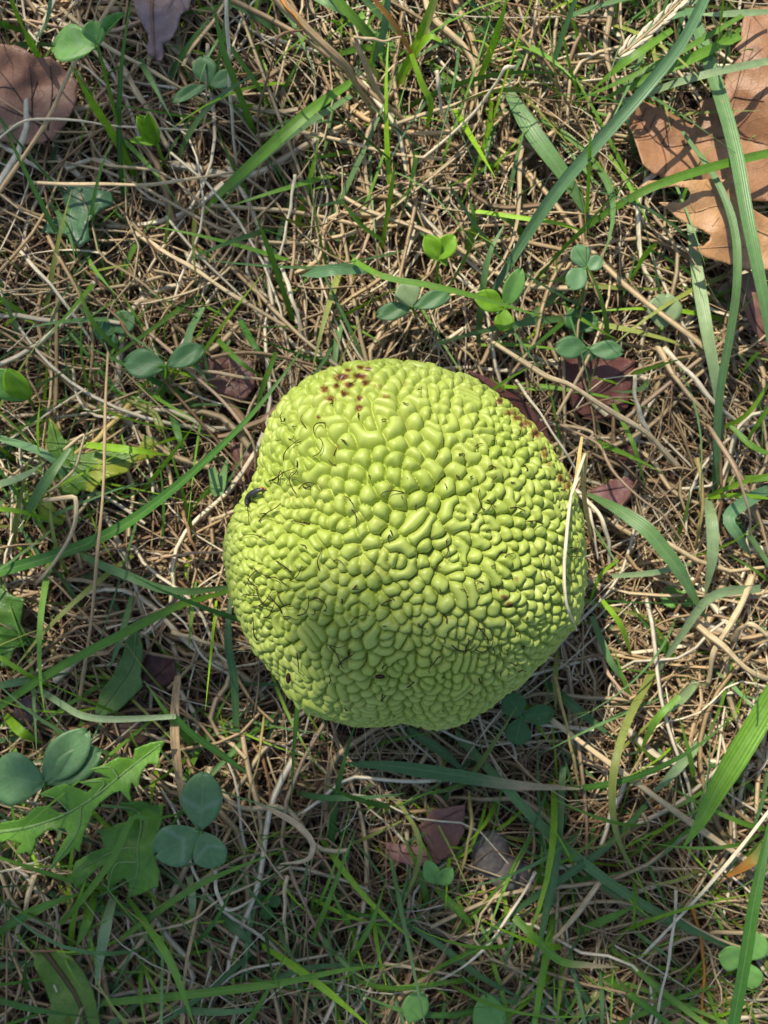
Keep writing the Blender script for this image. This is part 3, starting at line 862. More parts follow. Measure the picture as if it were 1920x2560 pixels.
leaf('fallen_leaf', 'dark maroon leaf in shade beside the smooth green plantain-like leaf', 'leaf',
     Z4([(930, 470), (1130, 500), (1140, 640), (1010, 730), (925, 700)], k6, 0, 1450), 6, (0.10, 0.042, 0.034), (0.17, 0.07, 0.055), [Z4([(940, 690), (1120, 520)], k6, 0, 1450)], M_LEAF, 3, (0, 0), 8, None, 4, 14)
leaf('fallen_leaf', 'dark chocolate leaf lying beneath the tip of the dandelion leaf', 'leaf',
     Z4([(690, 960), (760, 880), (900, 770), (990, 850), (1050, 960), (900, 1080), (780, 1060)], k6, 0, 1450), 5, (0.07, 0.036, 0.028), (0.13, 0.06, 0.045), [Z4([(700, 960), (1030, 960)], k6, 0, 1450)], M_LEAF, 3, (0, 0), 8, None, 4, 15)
leaf('fallen_leaf', 'small mauve-brown leaf scrap above the big pair of clover leaflets', 'leaf',
     Z4([(90, 800), (180, 750), (260, 820), (250, 900), (150, 940), (90, 880)], k6, 0, 1450), 6, (0.15, 0.085, 0.085), (0.24, 0.14, 0.14), [Z4([(100, 820), (240, 890)], k6, 0, 1450)], M_LEAF, 3, (0, 0), 8, None, 4, 16)

# ------------------------------------------------------------------ broad green leaves
GL1, GL2 = (0.12, 0.30, 0.022), (0.21, 0.43, 0.045)
leaf('dandelion_leaf', 'jagged bright green dandelion leaf with a pointed tip', 'dandelion leaf',
     Z4([(-60, 730), (60, 700), (140, 690), (250, 600), (330, 590), (400, 640), (470, 640), (480, 615), (380, 545), (262, 515), (340, 478), (440, 438), (520, 468), (600, 500), (640, 470), (545, 430), (640, 408), (720, 398), (770, 410), (700, 372), (620, 340), (720, 308), (812, 258), (885, 262), (925, 278), (930, 200), (1040, 155), (1142, 142), (1102, 230), (1096, 312), (1020, 300), (968, 385), (955, 478), (905, 430), (895, 500), (905, 570), (830, 490), (760, 520), (690, 575), (645, 640), (585, 770), (545, 915), (512, 880), (430, 960), (343, 1038), (392, 920), (470, 790), (440, 745), (330, 765), (245, 820), (215, 945), (180, 912), (100, 935), (150, 850), (60, 832), (-60, 860)], 2.765, 0, 1800),
     30, GL1, GL2, [Z4(q, 2.765, 0, 1800) for q in ([(-60, 780), (200, 740), (430, 660), (640, 540), (850, 370), (1000, 250), (1135, 148)], [(480, 630), (380, 540), (290, 515)], [(640, 540), (720, 430), (580, 430)], [(820, 400), (760, 330), (640, 338)], [(560, 600), (530, 780), (360, 1010)])],
     M_BROAD, 5, (0, 0), 6, np.array((0.24, 0.40, 0.11)), 8, 21, rib=2.2, crinkle=0.8)
leaf('dandelion_leaf', 'crinkled dandelion leaf with a square blunt end next to three-leaflet clover', 'dandelion leaf',
     Z4([(830, 570), (980, 560), (1060, 590), (1130, 580), (1122, 700), (1082, 800), (1062, 900), (1082, 1000), (1106, 1050), (1096, 1150), (980, 1200), (885, 1232), (892, 1130), (860, 1090), (800, 1130), (738, 1205), (742, 1060), (700, 1000), (620, 1080), (520, 1175), (490, 1080), (520, 980), (620, 920), (720, 880), (700, 810), (655, 730), (690, 760), (760, 742), (820, 715), (905, 700), (880, 640)], 2.765, 0, 1800),
     20, (0.10, 0.25, 0.02), (0.17, 0.36, 0.045), [Z4(q, 2.765, 0, 1800) for q in ([(700, 590), (960, 640), (950, 900), (950, 1050), (890, 1225)], [(950, 880), (800, 900), (560, 1030)], [(950, 980), (800, 1000), (745, 1180)])],
     M_BROAD, 6, (0, 0), 6, np.array((0.25, 0.40, 0.12)), 7, 22, rib=2.0, crinkle=1.0)
leaf('broad_leaf', 'smooth dull green oblong leaf with a sunlit upper half above the dandelion', 'leaf',
     Z4([(860, 335), (900, 340), (925, 420), (925, 520), (908, 620), (925, 690), (850, 770), (760, 850), (660, 885), (615, 865), (650, 720), (730, 620), (790, 500), (820, 380)], k6, 0, 1450),
     14, (0.085, 0.18, 0.035), (0.14, 0.26, 0.07), [Z4([(880, 340), (850, 560), (640, 870)], k6, 0, 1450)], M_BROAD, 4, (3, 0), 7, np.array((0.18, 0.28, 0.10)), 6, 23, rib=1.5, crinkle=0.5)
leaf('broad_leaf', 'yellow-green spotted leaf crossed by a broken brown stripe', 'leaf',
     Z4([(150, 1130), (220, 1165), (300, 1190), (360, 1260), (400, 1340), (425, 1440), (440, 1560), (190, 1560), (220, 1400), (190, 1320), (145, 1230)], kr, 0, 1700),
     14, (0.13, 0.25, 0.03), (0.20, 0.33, 0.06), [Z4([(170, 1150), (260, 1260), (340, 1390), (390, 1550)], kr, 0, 1700)], M_BROAD, 4, (0, 0), 7, np.array((0.13, 0.10, 0.035)), 16, 24, rib=1.5, crinkle=0.6)
leaf('broad_leaf', 'ragged green leaf with yellowed patches and torn margin near arching blade', 'leaf',
     Z4([(335, 120), (400, 180), (440, 270), (520, 300), (560, 370), (700, 350), (820, 360), (950, 350), (1000, 240), (1062, 270), (1065, 400), (920, 430), (880, 500), (740, 540), (700, 560), (640, 640), (560, 620), (520, 670), (400, 660), (420, 560), (380, 440), (325, 330)], 2.765, 0, 1000),
     13, (0.085, 0.20, 0.022), (0.14, 0.27, 0.03), [Z4([(350, 150), (430, 380), (600, 430), (800, 430), (1040, 330)], 2.765, 0, 1000)], M_BROAD, 5, (0, 0), 7, np.array((0.16, 0.28, 0.06)), 6, 25, edge=((0.34, 0.36, 0.03), 0.75))
leaf('broad_leaf', 'small yellowed leaf with black speckles below the ragged green leaf', 'leaf',
     Z4([(240, 700), (340, 665), (385, 760), (465, 800), (430, 865), (330, 850), (270, 790)], 2.765, 0, 1000),
     13, (0.30, 0.36, 0.02), (0.16, 0.27, 0.02), [Z4([(260, 710), (440, 830)], 2.765, 0, 1000)], M_BROAD, 3, (0, 0), 7, None, 4, 26)
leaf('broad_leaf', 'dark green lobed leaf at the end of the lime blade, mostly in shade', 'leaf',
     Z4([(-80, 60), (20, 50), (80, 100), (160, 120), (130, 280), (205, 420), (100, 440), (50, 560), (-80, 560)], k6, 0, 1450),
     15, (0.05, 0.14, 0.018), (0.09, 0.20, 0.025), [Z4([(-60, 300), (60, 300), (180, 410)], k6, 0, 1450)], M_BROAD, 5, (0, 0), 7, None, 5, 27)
leaf('broad_leaf', 'curled yellowish withering leaf hanging above the arching blade', 'leaf',
     Z4([(870, -10), (1000, 20), (1085, 75), (1135, 180), (1110, 230), (1080, 200), (1050, 110), (960, 65)], 2.765, 0, 1000),
     14, (0.22, 0.27, 0.04), (0.32, 0.34, 0.07), [Z4([(880, 10), (1060, 90), (1115, 215)], 2.765, 0, 1000)], M_BROAD, 4, (0, 0), 6, None, 4, 28)
leaf('broad_leaf', 'blue-green crumpled leaf under crossing straw stems', 'leaf',
     Z4([(270, 850), (300, 800), (380, 810), (480, 830), (490, 880), (430, 910), (380, 960), (390, 1040), (340, 1060), (280, 1010), (175, 1005), (200, 960), (290, 920)], kr, 0, 0),
     12, (0.055, 0.15, 0.06), (0.10, 0.22, 0.10), [Z4([(290, 830), (380, 900), (350, 1040)], kr, 0, 0)], M_BROAD, 4, (0, 0), 7, None, 4, 29)

# ------------------------------------------------------------------ clovers
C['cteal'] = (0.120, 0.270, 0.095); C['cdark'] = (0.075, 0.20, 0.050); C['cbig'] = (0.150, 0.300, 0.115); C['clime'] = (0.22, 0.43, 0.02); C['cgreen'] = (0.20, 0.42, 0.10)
clover('folded pale green clover raised on a tall stem over the brown leaf',
       [(243, 112, 58, 130, 75 + 40, 54, 95, 0.25, 'cgreen'), (243, 112, 58, 235, 52, 62, 60, 0.5, 'cgreen'), (243, 112, 58, 308, 32, 64, 34, 1.3, 'cgreen')],
       [(243, 112, 58), (272, 220, 42), (300, 330, 22), (335, 430, 2)], 'cgreen', 0.7)
clover('flat teal clover with one narrow leaflet near a purple dry leaf',
       [(520, 212, 18, 505, 140, 20, 62, 0.1), (520, 212, 18, 430, 252, 18, 34, 0.3), (522, 212, 18, 590, 190, 20, 48, 0.2)],
       [(520, 212, 18), (528, 225, 12), (532, 235, 1)], 'cteal', 0.2)
clover('bright yellow-green clover folded shut on a short stem',
       [(393, 360, 26, 345, 290, 34, 56, 1.0, 'clime'), (393, 360, 26, 372, 285, 36, 44, 0.9, 'clime'), (393, 362, 26, 326, 350, 26, 22, 0.8, 'clime')],
       [(393, 360, 26), (405, 395, 14), (418, 425, 1)], 'clime', 0)
clover('teal clover pair with small holes and a bright young leaflet',
       [(415, 915, 22, 310, 905, 22, 76, 0.1, 'cteal'), (415, 915, 22, 508, 868, 22, 58, 0.25, 'cteal'), (415, 915, 24, 405, 940, 18, 40, 0.5, 'green')],
       [(415, 915, 22), (418, 935, 12), (420, 950, 1)], 'cteal', 0.1)
clover('bright backlit clover leaflet at the border of the frame beside bleached straw',
       [(75, 1000, 20, 20, 925, 30, 66, 0.5, 'clime'), (70, 1000, 20, -20, 930, 30, 80, 0.3, 'cgreen')],
       [(74, 1000, 20), (80, 1010, 10), (85, 1020, 1)], 'clime', 0)
clover('blurry dull teal clover low among stems above the pair with holes',
       [(285, 830, 10, 235, 815, 12, 60, 0.1, 'cteal'), (285, 830, 10, 330, 785, 12, 60, 0.1, 'cteal'), (285, 832, 10, 270, 862, 9, 46, 0.2, 'cteal')],
       [(285, 830, 10), (288, 836, 6), (290, 842, 1)], 'cteal', 0.3)
clover('sunlit glaucous clover of three oval leaflets under a green stem',
       [(1030, 768, 26, 1010, 705, 28, 66, 0.12, 'pale'), (1030, 768, 26, 942, 787, 26, 46, 0.15, 'cteal'), (1030, 768, 26, 1125, 735, 27, 46, 0.15, 'cteal')],
       [(1030, 768, 26), (1036, 782, 14), (1042, 800, 1)], 'cteal', 0.15)
clover('vivid yellow-green heart-shaped clover standing alone behind the fruit',
       [(1095, 650, 28, 1066, 590, 32, 52, 0.5, 'clime'), (1095, 650, 28, 1135, 588, 32, 54, 0.4, 'clime'), (1098, 650, 28, 1120, 655, 26, 30, 0.5, 'clime')],
       [(1096, 650, 28), (1092, 690, 14), (1090, 715, 1)], 'clime', 0)
clover('lime clover with one upright oval leaflet and one lying flat',
       [(1262, 770, 24, 1190, 740, 28, 58, 0.3, 'clime'), (1262, 770, 24, 1302, 675, 32, 52, 0.3, 'cgreen'), (1262, 772, 24, 1258, 828, 24, 50, 0.2, 'clime')],
       [(1262, 770, 24), (1275, 800, 14), (1290, 850, 1)], 'clime', 0.1)
clover('small blue-green three-leaf clover beside the bright lime sprout',
       [(1462, 668, 26, 1440, 614, 28, 52, 0.15), (1462, 668, 26, 1425, 720, 26, 56, 0.1), (1462, 668, 26, 1508, 650, 27, 40, 0.15)],
       [(1462, 668, 26), (1455, 740, 16), (1420, 835, 1)], 'blue', 0.3)
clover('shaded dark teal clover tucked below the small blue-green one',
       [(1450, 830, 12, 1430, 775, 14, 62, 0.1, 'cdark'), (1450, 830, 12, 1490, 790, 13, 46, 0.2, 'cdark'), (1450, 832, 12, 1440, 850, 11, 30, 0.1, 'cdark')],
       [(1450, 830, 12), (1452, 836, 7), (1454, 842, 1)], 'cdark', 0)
clover('wide teal clover with wavy margins above the maroon leaf',
       [(1470, 870, 20, 1390, 868, 22, 58, 0.15), (1470, 870, 20, 1556, 880, 22, 50, 0.15), (1470, 870, 20, 1472, 905, 18, 40, 0.2)],
       [(1470, 870, 20), (1472, 880, 10), (1474, 890, 1)], 'cteal', 0.3)
clover('round grey-green leaflet striped with grass shadows beside the tan oak leaf',
       [(1655, 822, 16, 1665, 735, 18, 88, 0.12, 'pale')],
       [(1655, 822, 16), (1652, 830, 8), (1650, 836, 1)], 'pale', 0.5, group=None)
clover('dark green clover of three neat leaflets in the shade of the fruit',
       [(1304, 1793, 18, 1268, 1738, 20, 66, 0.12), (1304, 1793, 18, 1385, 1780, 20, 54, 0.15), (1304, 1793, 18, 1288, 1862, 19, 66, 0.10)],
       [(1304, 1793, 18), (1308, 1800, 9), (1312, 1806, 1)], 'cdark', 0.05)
clover('largest clover, two broad blue-green leaflets with brown nibbled edges',
       [(112, 1960, 30, -25, 1935, 30, 136, 0.08, 'cbig'), (106, 1958, 30, 215, 1830, 32, 98, 0.22, 'cbig'), (112, 1962, 30, 245, 1880, 31, 84, 0.22, 'cbig')],
       [(110, 1960, 30), (116, 1990, 15), (120, 2010, 1)], 'cbig', 0.25)
clover('big clover of three round leaflets with pale chevrons and a white fleck',
       [(502, 2078, 34, 508, 1933, 36, 106, 0.12, 'cbig'), (502, 2080, 34, 388, 2138, 34, 108, 0.10, 'cbig'), (504, 2080, 34, 545, 2170, 34, 88, 0.22, 'cbig')],
       [(503, 2080, 34), (500, 2105, 18), (496, 2135, 1)], 'cbig', 1.0)
clover('little folded clover on a curved stem beside the pinkish leaf strip',
       [(1092, 2212, 20, 1068, 2155, 24, 46, 0.4, 'cgreen'), (1092, 2212, 20, 1128, 2172, 24, 44, 0.4, 'cgreen')],
       [(1090, 2208, 20), (1081, 2157, 16), (1047, 2090, 8), (1035, 2047, 1)], 'cgreen', 0)
clover('single round pale green leaflet beside dry straw, smaller of two',
       [(1022, 2560, 22, 1052, 2482, 24, 66, 0.1, 'cgreen')], [(1022, 2560, 22), (1018, 2570, 10), (1014, 2578, 1)], 'cgreen', 0)
clover('single oval green leaflet beside dry straw, larger of two',
       [(1232, 2600, 22, 1216, 2496, 24, 84, 0.1, 'cgreen')], [(1232, 2600, 22), (1236, 2608, 10), (1240, 2614, 1)], 'cgreen', 0)
clover('light green clover partly hidden behind a tall dark blade',
       [(1866, 2405, 22, 1802, 2388, 24, 66, 0.1, 'cgreen'), (1866, 2405, 22, 1905, 2340, 25, 66, 0.15, 'cgreen'), (1866, 2407, 22, 1890, 2472, 22, 56, 0.15, 'cgreen')],
       [(1866, 2405, 22), (1870, 2425, 10), (1874, 2440, 1)], 'cgreen', 0)
clover('tiny dim clover sunk between straws under the dangling dry leaf',
       [(668, 2262, 10, 640, 2240, 12, 34, 0.2, 'cdark'), (668, 2262, 10, 700, 2245, 12, 34, 0.2, 'cdark'), (668, 2264, 10, 665, 2300, 10, 36, 0.2, 'cdark')],
       [(668, 2262, 10), (670, 2267, 5), (671, 2272, 1)], 'cdark', 0)
clover('half-shaded clover leaflet peeping out by the broad pale blade',
       [(1700, 1480, 10, 1655, 1500, 12, 60, 0.15, 'cgreen'), (1700, 1480, 10, 1735, 1510, 10, 44, 0.2, 'cgreen')],
       [(1700, 1480, 10), (1704, 1490, 5), (1706, 1496, 1)], 'cgreen', 0)

# ------------------------------------------------------------------ prominent grass blades
G_B = 'single green grass blades'
def gb(pts, w, c, label=None, **k):
    names = {'lime': 'bright lime-green grass blade', 'green': 'fresh green grass blade', 'deep': 'dark green narrow grass blade', 'teal': 'muted blue-green grass blade', 'dteal': 'dull dark teal grass blade',
             'pale': 'pale whitish-green grass blade', 'blue': 'glaucous blue-green grass blade', 'olive': 'olive-yellow ageing grass blade'}
    if label: return put_blade(pts, w, c, label, None, **k)
    return put_blade(pts, w, c, near_label(names[c], pts), names[c] + 's', **k)

gb([(-60, 1445, 10), (150, 1385, 18), (300, 1320, 27), (450, 1210, 38), (600, 1070, 48), (700, 950, 50), (757, 868, 46)], 29, 'deep', 'long dark green blade with a glossy midrib arching from straw towards the fruit', taper=(1.1, 0.15), roll=0.15, keel=0.4, n=40)
gb([(1205, 775, 6), (1300, 615, 18), (1390, 480, 30), (1500, 350, 38), (1610, 225, 43), (1700, 110, 44), (1762, -10, 42), (1790, -80, 40)], 31, 'blue', 'long blue-green blade with a white sheen rising past the oak leaf', taper=(0.35, 0.9), roll=-0.1, keel=0.4, n=40)
gb([(1262, 215, 8), (1330, 330, 15), (1410, 440, 15), (1485, 565, 8)], 44, 'teal', 'broad dusty green blade crossing beneath the blue-green sheened blade', taper=(0.5, 0.2))
gb([(1725, 20, 14), (1770, 150, 22), (1830, 350, 32), (1870, 560, 38), (1915, 780, 38), (1940, 920, 34)], 36, 'teal', 'straight stout teal blade running over both oak leaves', taper=(0.8, 0.7), n=32)
gb([(1706, 330, 18), (1790, 450, 28), (1835, 570, 32), (1842, 700, 33), (1825, 830, 30), (1802, 960, 26), (1792, 1070, 20), (1788, 1240, 6)], 22, 'teal', 'slender curved teal blade bowing over the tan oak leaf', taper=(0.4, 0.9), n=36)
gb([(1970, 372, 28), (1800, 412, 32), (1650, 460, 32), (1560, 505, 28), (1470, 565, 18), (1380, 645, 6)], 22, 'green', 'gently arched green blade sweeping across the tan leaf notch', taper=(0.9, 0.2), n=32)
gb([(1726, 555, 8), (1745, 700, 14), (1765, 820, 18), (1790, 960, 16), (1806, 1100, 6)], 32, 'pale', 'pale flat blade with shadow bands dropping from the tan oak leaf', taper=(0.6, 0.3))
gb([(1980, 1660, 30), (1885, 1820, 36), (1800, 1960, 36), (1750, 2055, 31), (1703, 2126, 24)], 58, 'green', 'widest bright green blade, finely ribbed and sharply pointed', taper=(1.0, 0.0), n=34, keel=0.15)
gb([(868, 1910, 12), (960, 1912, 18), (1060, 1925, 18), (1160, 1940, 18), (1280, 1960, 16), (1450, 1972, 14)], 40, 'dteal', 'horizontal spear-shaped teal blade drawn out into a thin straw tail', taper=(0.3, 0.12), tip=('straw', 0.55))
gb([(1140, 1835, 5), (1230, 1930, 11), (1330, 2040, 15), (1440, 2140, 15), (1560, 2230, 13), (1700, 2310, 12), (1850, 2370, 12), (1980, 2395, 12)], 27, 'teal', 'long teal blade slanting away from the fruit across shaded straw', taper=(0.8, 0.5), n=36)
gb([(1470, 1235, 10), (1540, 1272, 20), (1613, 1322, 26), (1655, 1370, 26), (1700, 1430, 24), (1772, 1560, 12)], 38, 'teal', 'broad tapering blade bent beside the leaf scrap among bright straw', taper=(0.25, 0.0), n=30)
gb([(1765, 1246, 10), (1778, 1302, 18), (1780, 1390, 18), (1762, 1490, 10)], 31, 'pale', 'short wide whitish-green blade hanging from a lime stem', taper=(0.7, 0.1))
gb([(1768, 1242, 12), (1830, 1215, 20), (1950, 1175, 22)], 15, 'lime'); gb([(1770, 1244, 11), (1850, 1238, 16), (1950, 1250, 16)], 12, 'lime')
gb([(1812, 1068, 10), (1872, 1030, 18), (1940, 930, 22)], 13, 'lime'); gb([(1826, 1064, 12), (1880, 1115, 16), (1950, 1145, 16)], 17, 'green')
gb([(1950, 1210, 8), (1880, 1245, 16), (1822, 1292, 20), (1846, 1340, 20), (1878, 1392, 10)], 32, 'blue', 'kinked blue-green blade folded sharply over bright straw', taper=(0.5, 0.1))
gb([(190, 1380, 8), (253, 1412, 16), (325, 1441, 20), (398, 1470, 20), (470, 1478, 18), (572, 1468, 8)], 23, 'teal', 'teal blade curving in to touch the fruit near the black threads', taper=(0.5, 0.5))
gb([(572, 1478, 12), (463, 1508, 22), (386, 1543, 26), (289, 1593, 28), (193, 1643, 26), (96, 1700, 22), (-30, 1785, 16)], 23, 'green', 'long green blade running down from the fruit past the smooth oblong leaf', taper=(0.4, 0.8), n=34)
gb([(95, 1722, 10), (154, 1759, 18), (208, 1789, 24), (290, 1798, 26), (440, 1791, 26)], 17, 'pale', 'light green folded blade lying level above the largest clover', taper=(0.9, 0.7))
gb([(436, 1789, 26), (482, 1836, 22), (560, 1890, 14), (640, 1950, 6)], 18, 'deep')
gb([(577, 1478, 18), (571, 1604, 22), (586, 1700, 18), (592, 1850, 6)], 22, 'dteal', 'upright teal blade with a rusty streak pressed beside the fruit', taper=(0.3, 0.7), tip=None)
gb([(463, 2031, 26), (383, 2046, 40), (338, 2040, 44), (318, 2068, 44), (289, 2133, 42), (253, 2187, 36), (202, 2252, 26), (150, 2310, 12)], 17, 'green', 'sharply bent blade, tan at its tip, over the crinkled dandelion leaf', taper=(0.3, 0.8), n=36)
gb([(20, 2312, 12), (108, 2266, 22), (213, 2230, 18)], 26, 'green'); gb([(-20, 2345, 10), (60, 2290, 18), (150, 2258, 14)], 18, 'deep')
gb([(245, 2508, 10), (463, 2487, 22), (694, 2458, 26), (868, 2423, 24), (1010, 2412, 14)], 20, 'green'); gb([(318, 2240, 8), (370, 2313, 22), (428, 2406, 34), (492, 2580, 40)], 27, 'green')
gb([(310, 2340, 10), (492, 2215, 24), (704, 2126, 30)], 17, 'green'); gb([(784, 2345, 8), (822, 2250, 20), (888, 2078, 30)], 13, 'green')
gb([(860, 2420, 8), (926, 2313, 20), (965, 2200, 22)], 14, 'green'); gb([(655, 2362, 8), (723, 2406, 18), (810, 2470, 24), (935, 2575, 26)], 22, 'lime')
gb([(540, 2285, 6), (600, 2330, 14), (650, 2380, 12)], 24, 'dteal'); gb([(1018, 1822, 6), (1105, 1879, 12), (1170, 1938, 8)], 25, 'dteal')
gb([(1408, 1915, 6), (1392, 2134, 16), (1366, 2279, 18), (1326, 2450, 10)], 21, 'dteal'); gb([(1620, 2006, 6), (1527, 2105, 12), (1411, 2192, 16), (1284, 2279, 16), (1115, 2422, 8)], 22, 'dteal')
gb([(1632, 1680, 8), (1573, 1793, 22), (1539, 1902, 30), (1530, 2001, 30), (1544, 2093, 24), (1580, 2170, 14)], 20, 'olive', 'curved blade turning from green to yellow beside the widest blade', taper=(1.0, 0.2), n=34)
gb([(1745, 1700, 6), (1690, 1760, 14), (1650, 1790, 10)], 26, 'pale'); gb([(1765, 1838, 8), (1683, 1931, 16), (1618, 1998, 8)], 26, 'pale')
gb([(1925, 2060, 30), (1886, 2250, 36), (1863, 2394, 36), (1828, 2590, 30)], 30, 'deep', 'tall dark green blade standing before the light green clover', taper=(0.5, 0.9))
gb([(1930, 2090, 20), (1880, 2150, 26), (1818, 2190, 20)], 28, 'olive', 'stubby withered blade, half green half rusty brown, on a white stem', taper=(0.8, 0.4), tip=('orange', 0.4))
gb([(1286, 2292, 20), (1336, 2342, 24), (1400, 2400, 22), (1470, 2412, 18), (1546, 2418, 12)], 22, 'green', 'drooping green blade ending in a thin tan tip over pale straw', taper=(0.9, 0.1), tip=('straw', 0.5))
gb([(1292, 2290, 18), (1275, 2360, 20), (1258, 2432, 12)], 11, 'teal'); gb([(1440, 2330, 8), (1530, 2290, 16), (1600, 2262, 12)], 22, 'green')
gb([(1020, 2310, 6), (1110, 2370, 12), (1200, 2440, 14), (1330, 2510, 8)], 17, 'dteal'); gb([(1540, 2560, 8), (1680, 2500, 18), (1800, 2460, 14)], 22, 'green')
gb([(1090, 2218, 8), (1140, 2270, 14), (1188, 2318, 8)], 22, 'green'); gb([(995, 2000, 10), (1047, 2093, 18), (1041, 2175, 18), (985, 2310, 10)], 12, 'olive')
gb([(825, -20, 30), (904, 67, 24), (982, 152, 10)], 24, 'green'); gb([(972, -20, 34), (957, 86, 24), (925, 172, 8)], 19, 'blue'); gb([(890, -20, 26), (998, 90, 10)], 24, 'teal')
gb([(760, -20, 20), (830, 15, 22), (900, 55, 14)], 24, 'teal')
gb([(1085, -20, 40), (1054, 75, 30), (1028, 135, 18), (985, 225, 4)], 18, 'lime', taper=(0.2, 0.9)); gb([(1270, -10, 46), (1229, 123, 26), (1184, 234, 4)], 18, 'lime', taper=(0.1, 0.9))
gb([(1028, 135, 30), (1054, 209, 26), (1077, 264, 20), (1062, 335, 6)], 16, 'lime'); gb([(1105, 105, 26), (1075, 92, 26), (1045, 120, 20), (1010, 185, 6)], 20, 'lime', taper=(0.3, 0.9))
gb([(880, 205, 20), (792, 265, 26), (717, 329, 26), (640, 400, 22), (560, 475, 16), (500, 545, 4)], 28, 'green', 'paired long green blade slanting down from the thick tan stalk', taper=(0.6, 0.3), n=30)
gb([(878, 240, 12), (717, 347, 18), (600, 455, 14), (530, 540, 4)], 19, 'teal')
gb([(535, 20, 44), (561, 133, 34), (613, 272, 18), (640, 345, 4)], 16, 'green', taper=(0.3, 0.9)); gb([(560, 96, 26), (640, 210, 18), (692, 292, 4)], 14, 'green')
gb([(20, -20, 42), (64, 81, 26), (100, 148, 6)], 18, 'lime', taper=(0.5, 0.9)); gb([(130, -15, 32), (116, 58, 24), (86, 106, 8)], 11, 'blue')
gb([(178, 165, 46), (231, 255, 34), (289, 347, 18), (350, 458, 2)], 21, 'lime', 'lime-green blade joining the tall clover stem at its base', taper=(0.1, 0.9))
gb([(640, 540, 38), (683, 654, 24), (732, 800, 4)], 15, 'green', taper=(0.1, 0.9)); gb([(845, 490, 30), (900, 560, 20), (960, 605, 6)], 12, 'green', taper=(0.1, 0.9))
gb([(752, 690, 14), (830, 675, 20), (915, 672, 16)], 28, 'blue', 'short flat blue-green blade tip pointing at the glaucous clover', taper=(0.05, 0.8))
gb([(880, 650, 20), (960, 692, 30), (1080, 715, 32), (1200, 745, 30), (1355, 792, 22)], 16, 'green', 'straight green stem passing over the glaucous clover leaflets', taper=(0.9, 0.2))
gb([(1190, 528, 16), (1300, 545, 22), (1400, 560, 22), (1490, 590, 14)], 13, 'lime'); gb([(1476, 305, 50), (1472, 420, 32), (1466, 550, 6)], 11, 'lime', taper=(0.1, 0.9))
gb([(1400, 40, 46), (1415, 130, 30), (1450, 260, 6)], 12, 'lime', taper=(0.1, 0.9)); gb([(1640, 610, 32), (1610, 640, 24), (1570, 710, 4)], 16, 'lime', taper=(0.5, 0.8))
gb([(988, 410, 42), (975, 500, 24), (955, 620, 2)], 13, 'lime', taper=(0.1, 0.9)); gb([(1175, 500, 26), (1185, 560, 20), (1160, 640, 2)], 14, 'green', taper=(0.2, 0.9))
gb([(1195, 860, 4), (1202, 760, 18), (1222, 640, 26), (1262, 560, 26)], 18, 'teal', taper=(0.6, 0.2))
gb([(1920, 30, 26), (1800, 36, 30), (1735, 36, 26)], 17, 'pale'); gb([(1950, 148, 30), (1800, 178, 32), (1700, 205, 28), (1600, 240, 18), (1500, 265, 8)], 20, 'pale', 'whitish-green blade lying across the upper edge of the oak leaf', taper=(0.9, 0.1))
gb([(1855, 40, 30), (1700, 130, 30), (1560, 200, 24), (1420, 260, 10)], 15, 'green'); gb([(1850, 90, 20), (1720, 150, 24), (1600, 205, 20), (1480, 260, 8)], 26, 'green')
gb([(1680, 75, 24), (1600, 130, 26), (1545, 170, 22), (1470, 235, 8)], 20, 'green'); gb([(1760, 20, 20), (1640, 60, 26), (1560, 140, 24), (1510, 210, 10)], 16, 'blue')
gb([(1810, -20, 50), (1800, 60, 40), (1792, 140, 26)], 14, 'lime', taper=(0.4, 0.9))
gb([(690, 880, 30), (660, 960, 24), (640, 1020, 8)], 14, 'green'); gb([(545, 850, 10), (600, 905, 22), (660, 945, 14)], 14, 'green', taper=(0.9, 0.1))
gb([(505, 770, 8), (470, 860, 14), (520, 960, 14)], 20, 'teal'); gb([(600, 800, 6), (640, 870, 14), (680, 900, 10)], 17, 'deep')
gb([(215, 1112, 16), (330, 1125, 22), (430, 1140, 14)], 19, 'lime'); gb([(0, 1095, 14), (120, 1140, 18), (180, 1220, 10)], 20, 'blue')
gb([(175, 1120, 30), (110, 1210, 32), (60, 1300, 14)], 26, 'teal', 'jointed blue-green blade drooping over the ragged yellowed leaf', taper=(0.4, 0.2))
gb([(-20, 1218, 20), (60, 1190, 22), (120, 1150, 14)], 20, 'pale'); gb([(-30, 1270, 22), (60, 1280, 20), (150, 1310, 8)], 13, 'lime')
gb([(100, 1000, 40), (95, 1090, 26), (105, 1190, 4)], 10, 'lime', taper=(0.1, 0.9)); gb([(300, 880, 8), (230, 800, 18), (190, 700, 24)], 14, 'green')
gb([(530, 1170, 14), (545, 1230, 14), (570, 1140, 6)], 26, 'teal'); gb([(420, 1000, 6), (450, 1100, 14), (470, 1145, 8)], 18, 'deep')
gb([(-20, 1630, 20), (60, 1680, 22), (140, 1725, 10)], 15, 'lime'); gb([(-10, 1715, 14), (70, 1700, 18), (180, 1680, 10)], 20, 'teal')
gb([(15, 1790, 10), (55, 1830, 18), (110, 1860, 10)], 24, 'lime'); gb([(330, 1490, 8), (300, 1600, 20), (270, 1680, 14)], 15, 'teal')
gb([(240, 2230, 6), (215, 2310, 18), (190, 2370, 14)], 24, 'green'); gb([(285, 2240, 8), (262, 2330, 20), (238, 2470, 14)], 27, 'pale')
gb([(476, 2190, 8), (482, 2250, 14), (478, 2310, 8)], 20, 'pale'); gb([(-30, 2490, 20), (80, 2520, 26), (240, 2545, 14)], 24, 'deep')
gb([(395, 2520, 10), (560, 2530, 16), (680, 2516, 12)], 18, 'teal'); gb([(640, 2480, 6), (760, 2420, 14), (960, 2410, 10)], 20, 'teal')
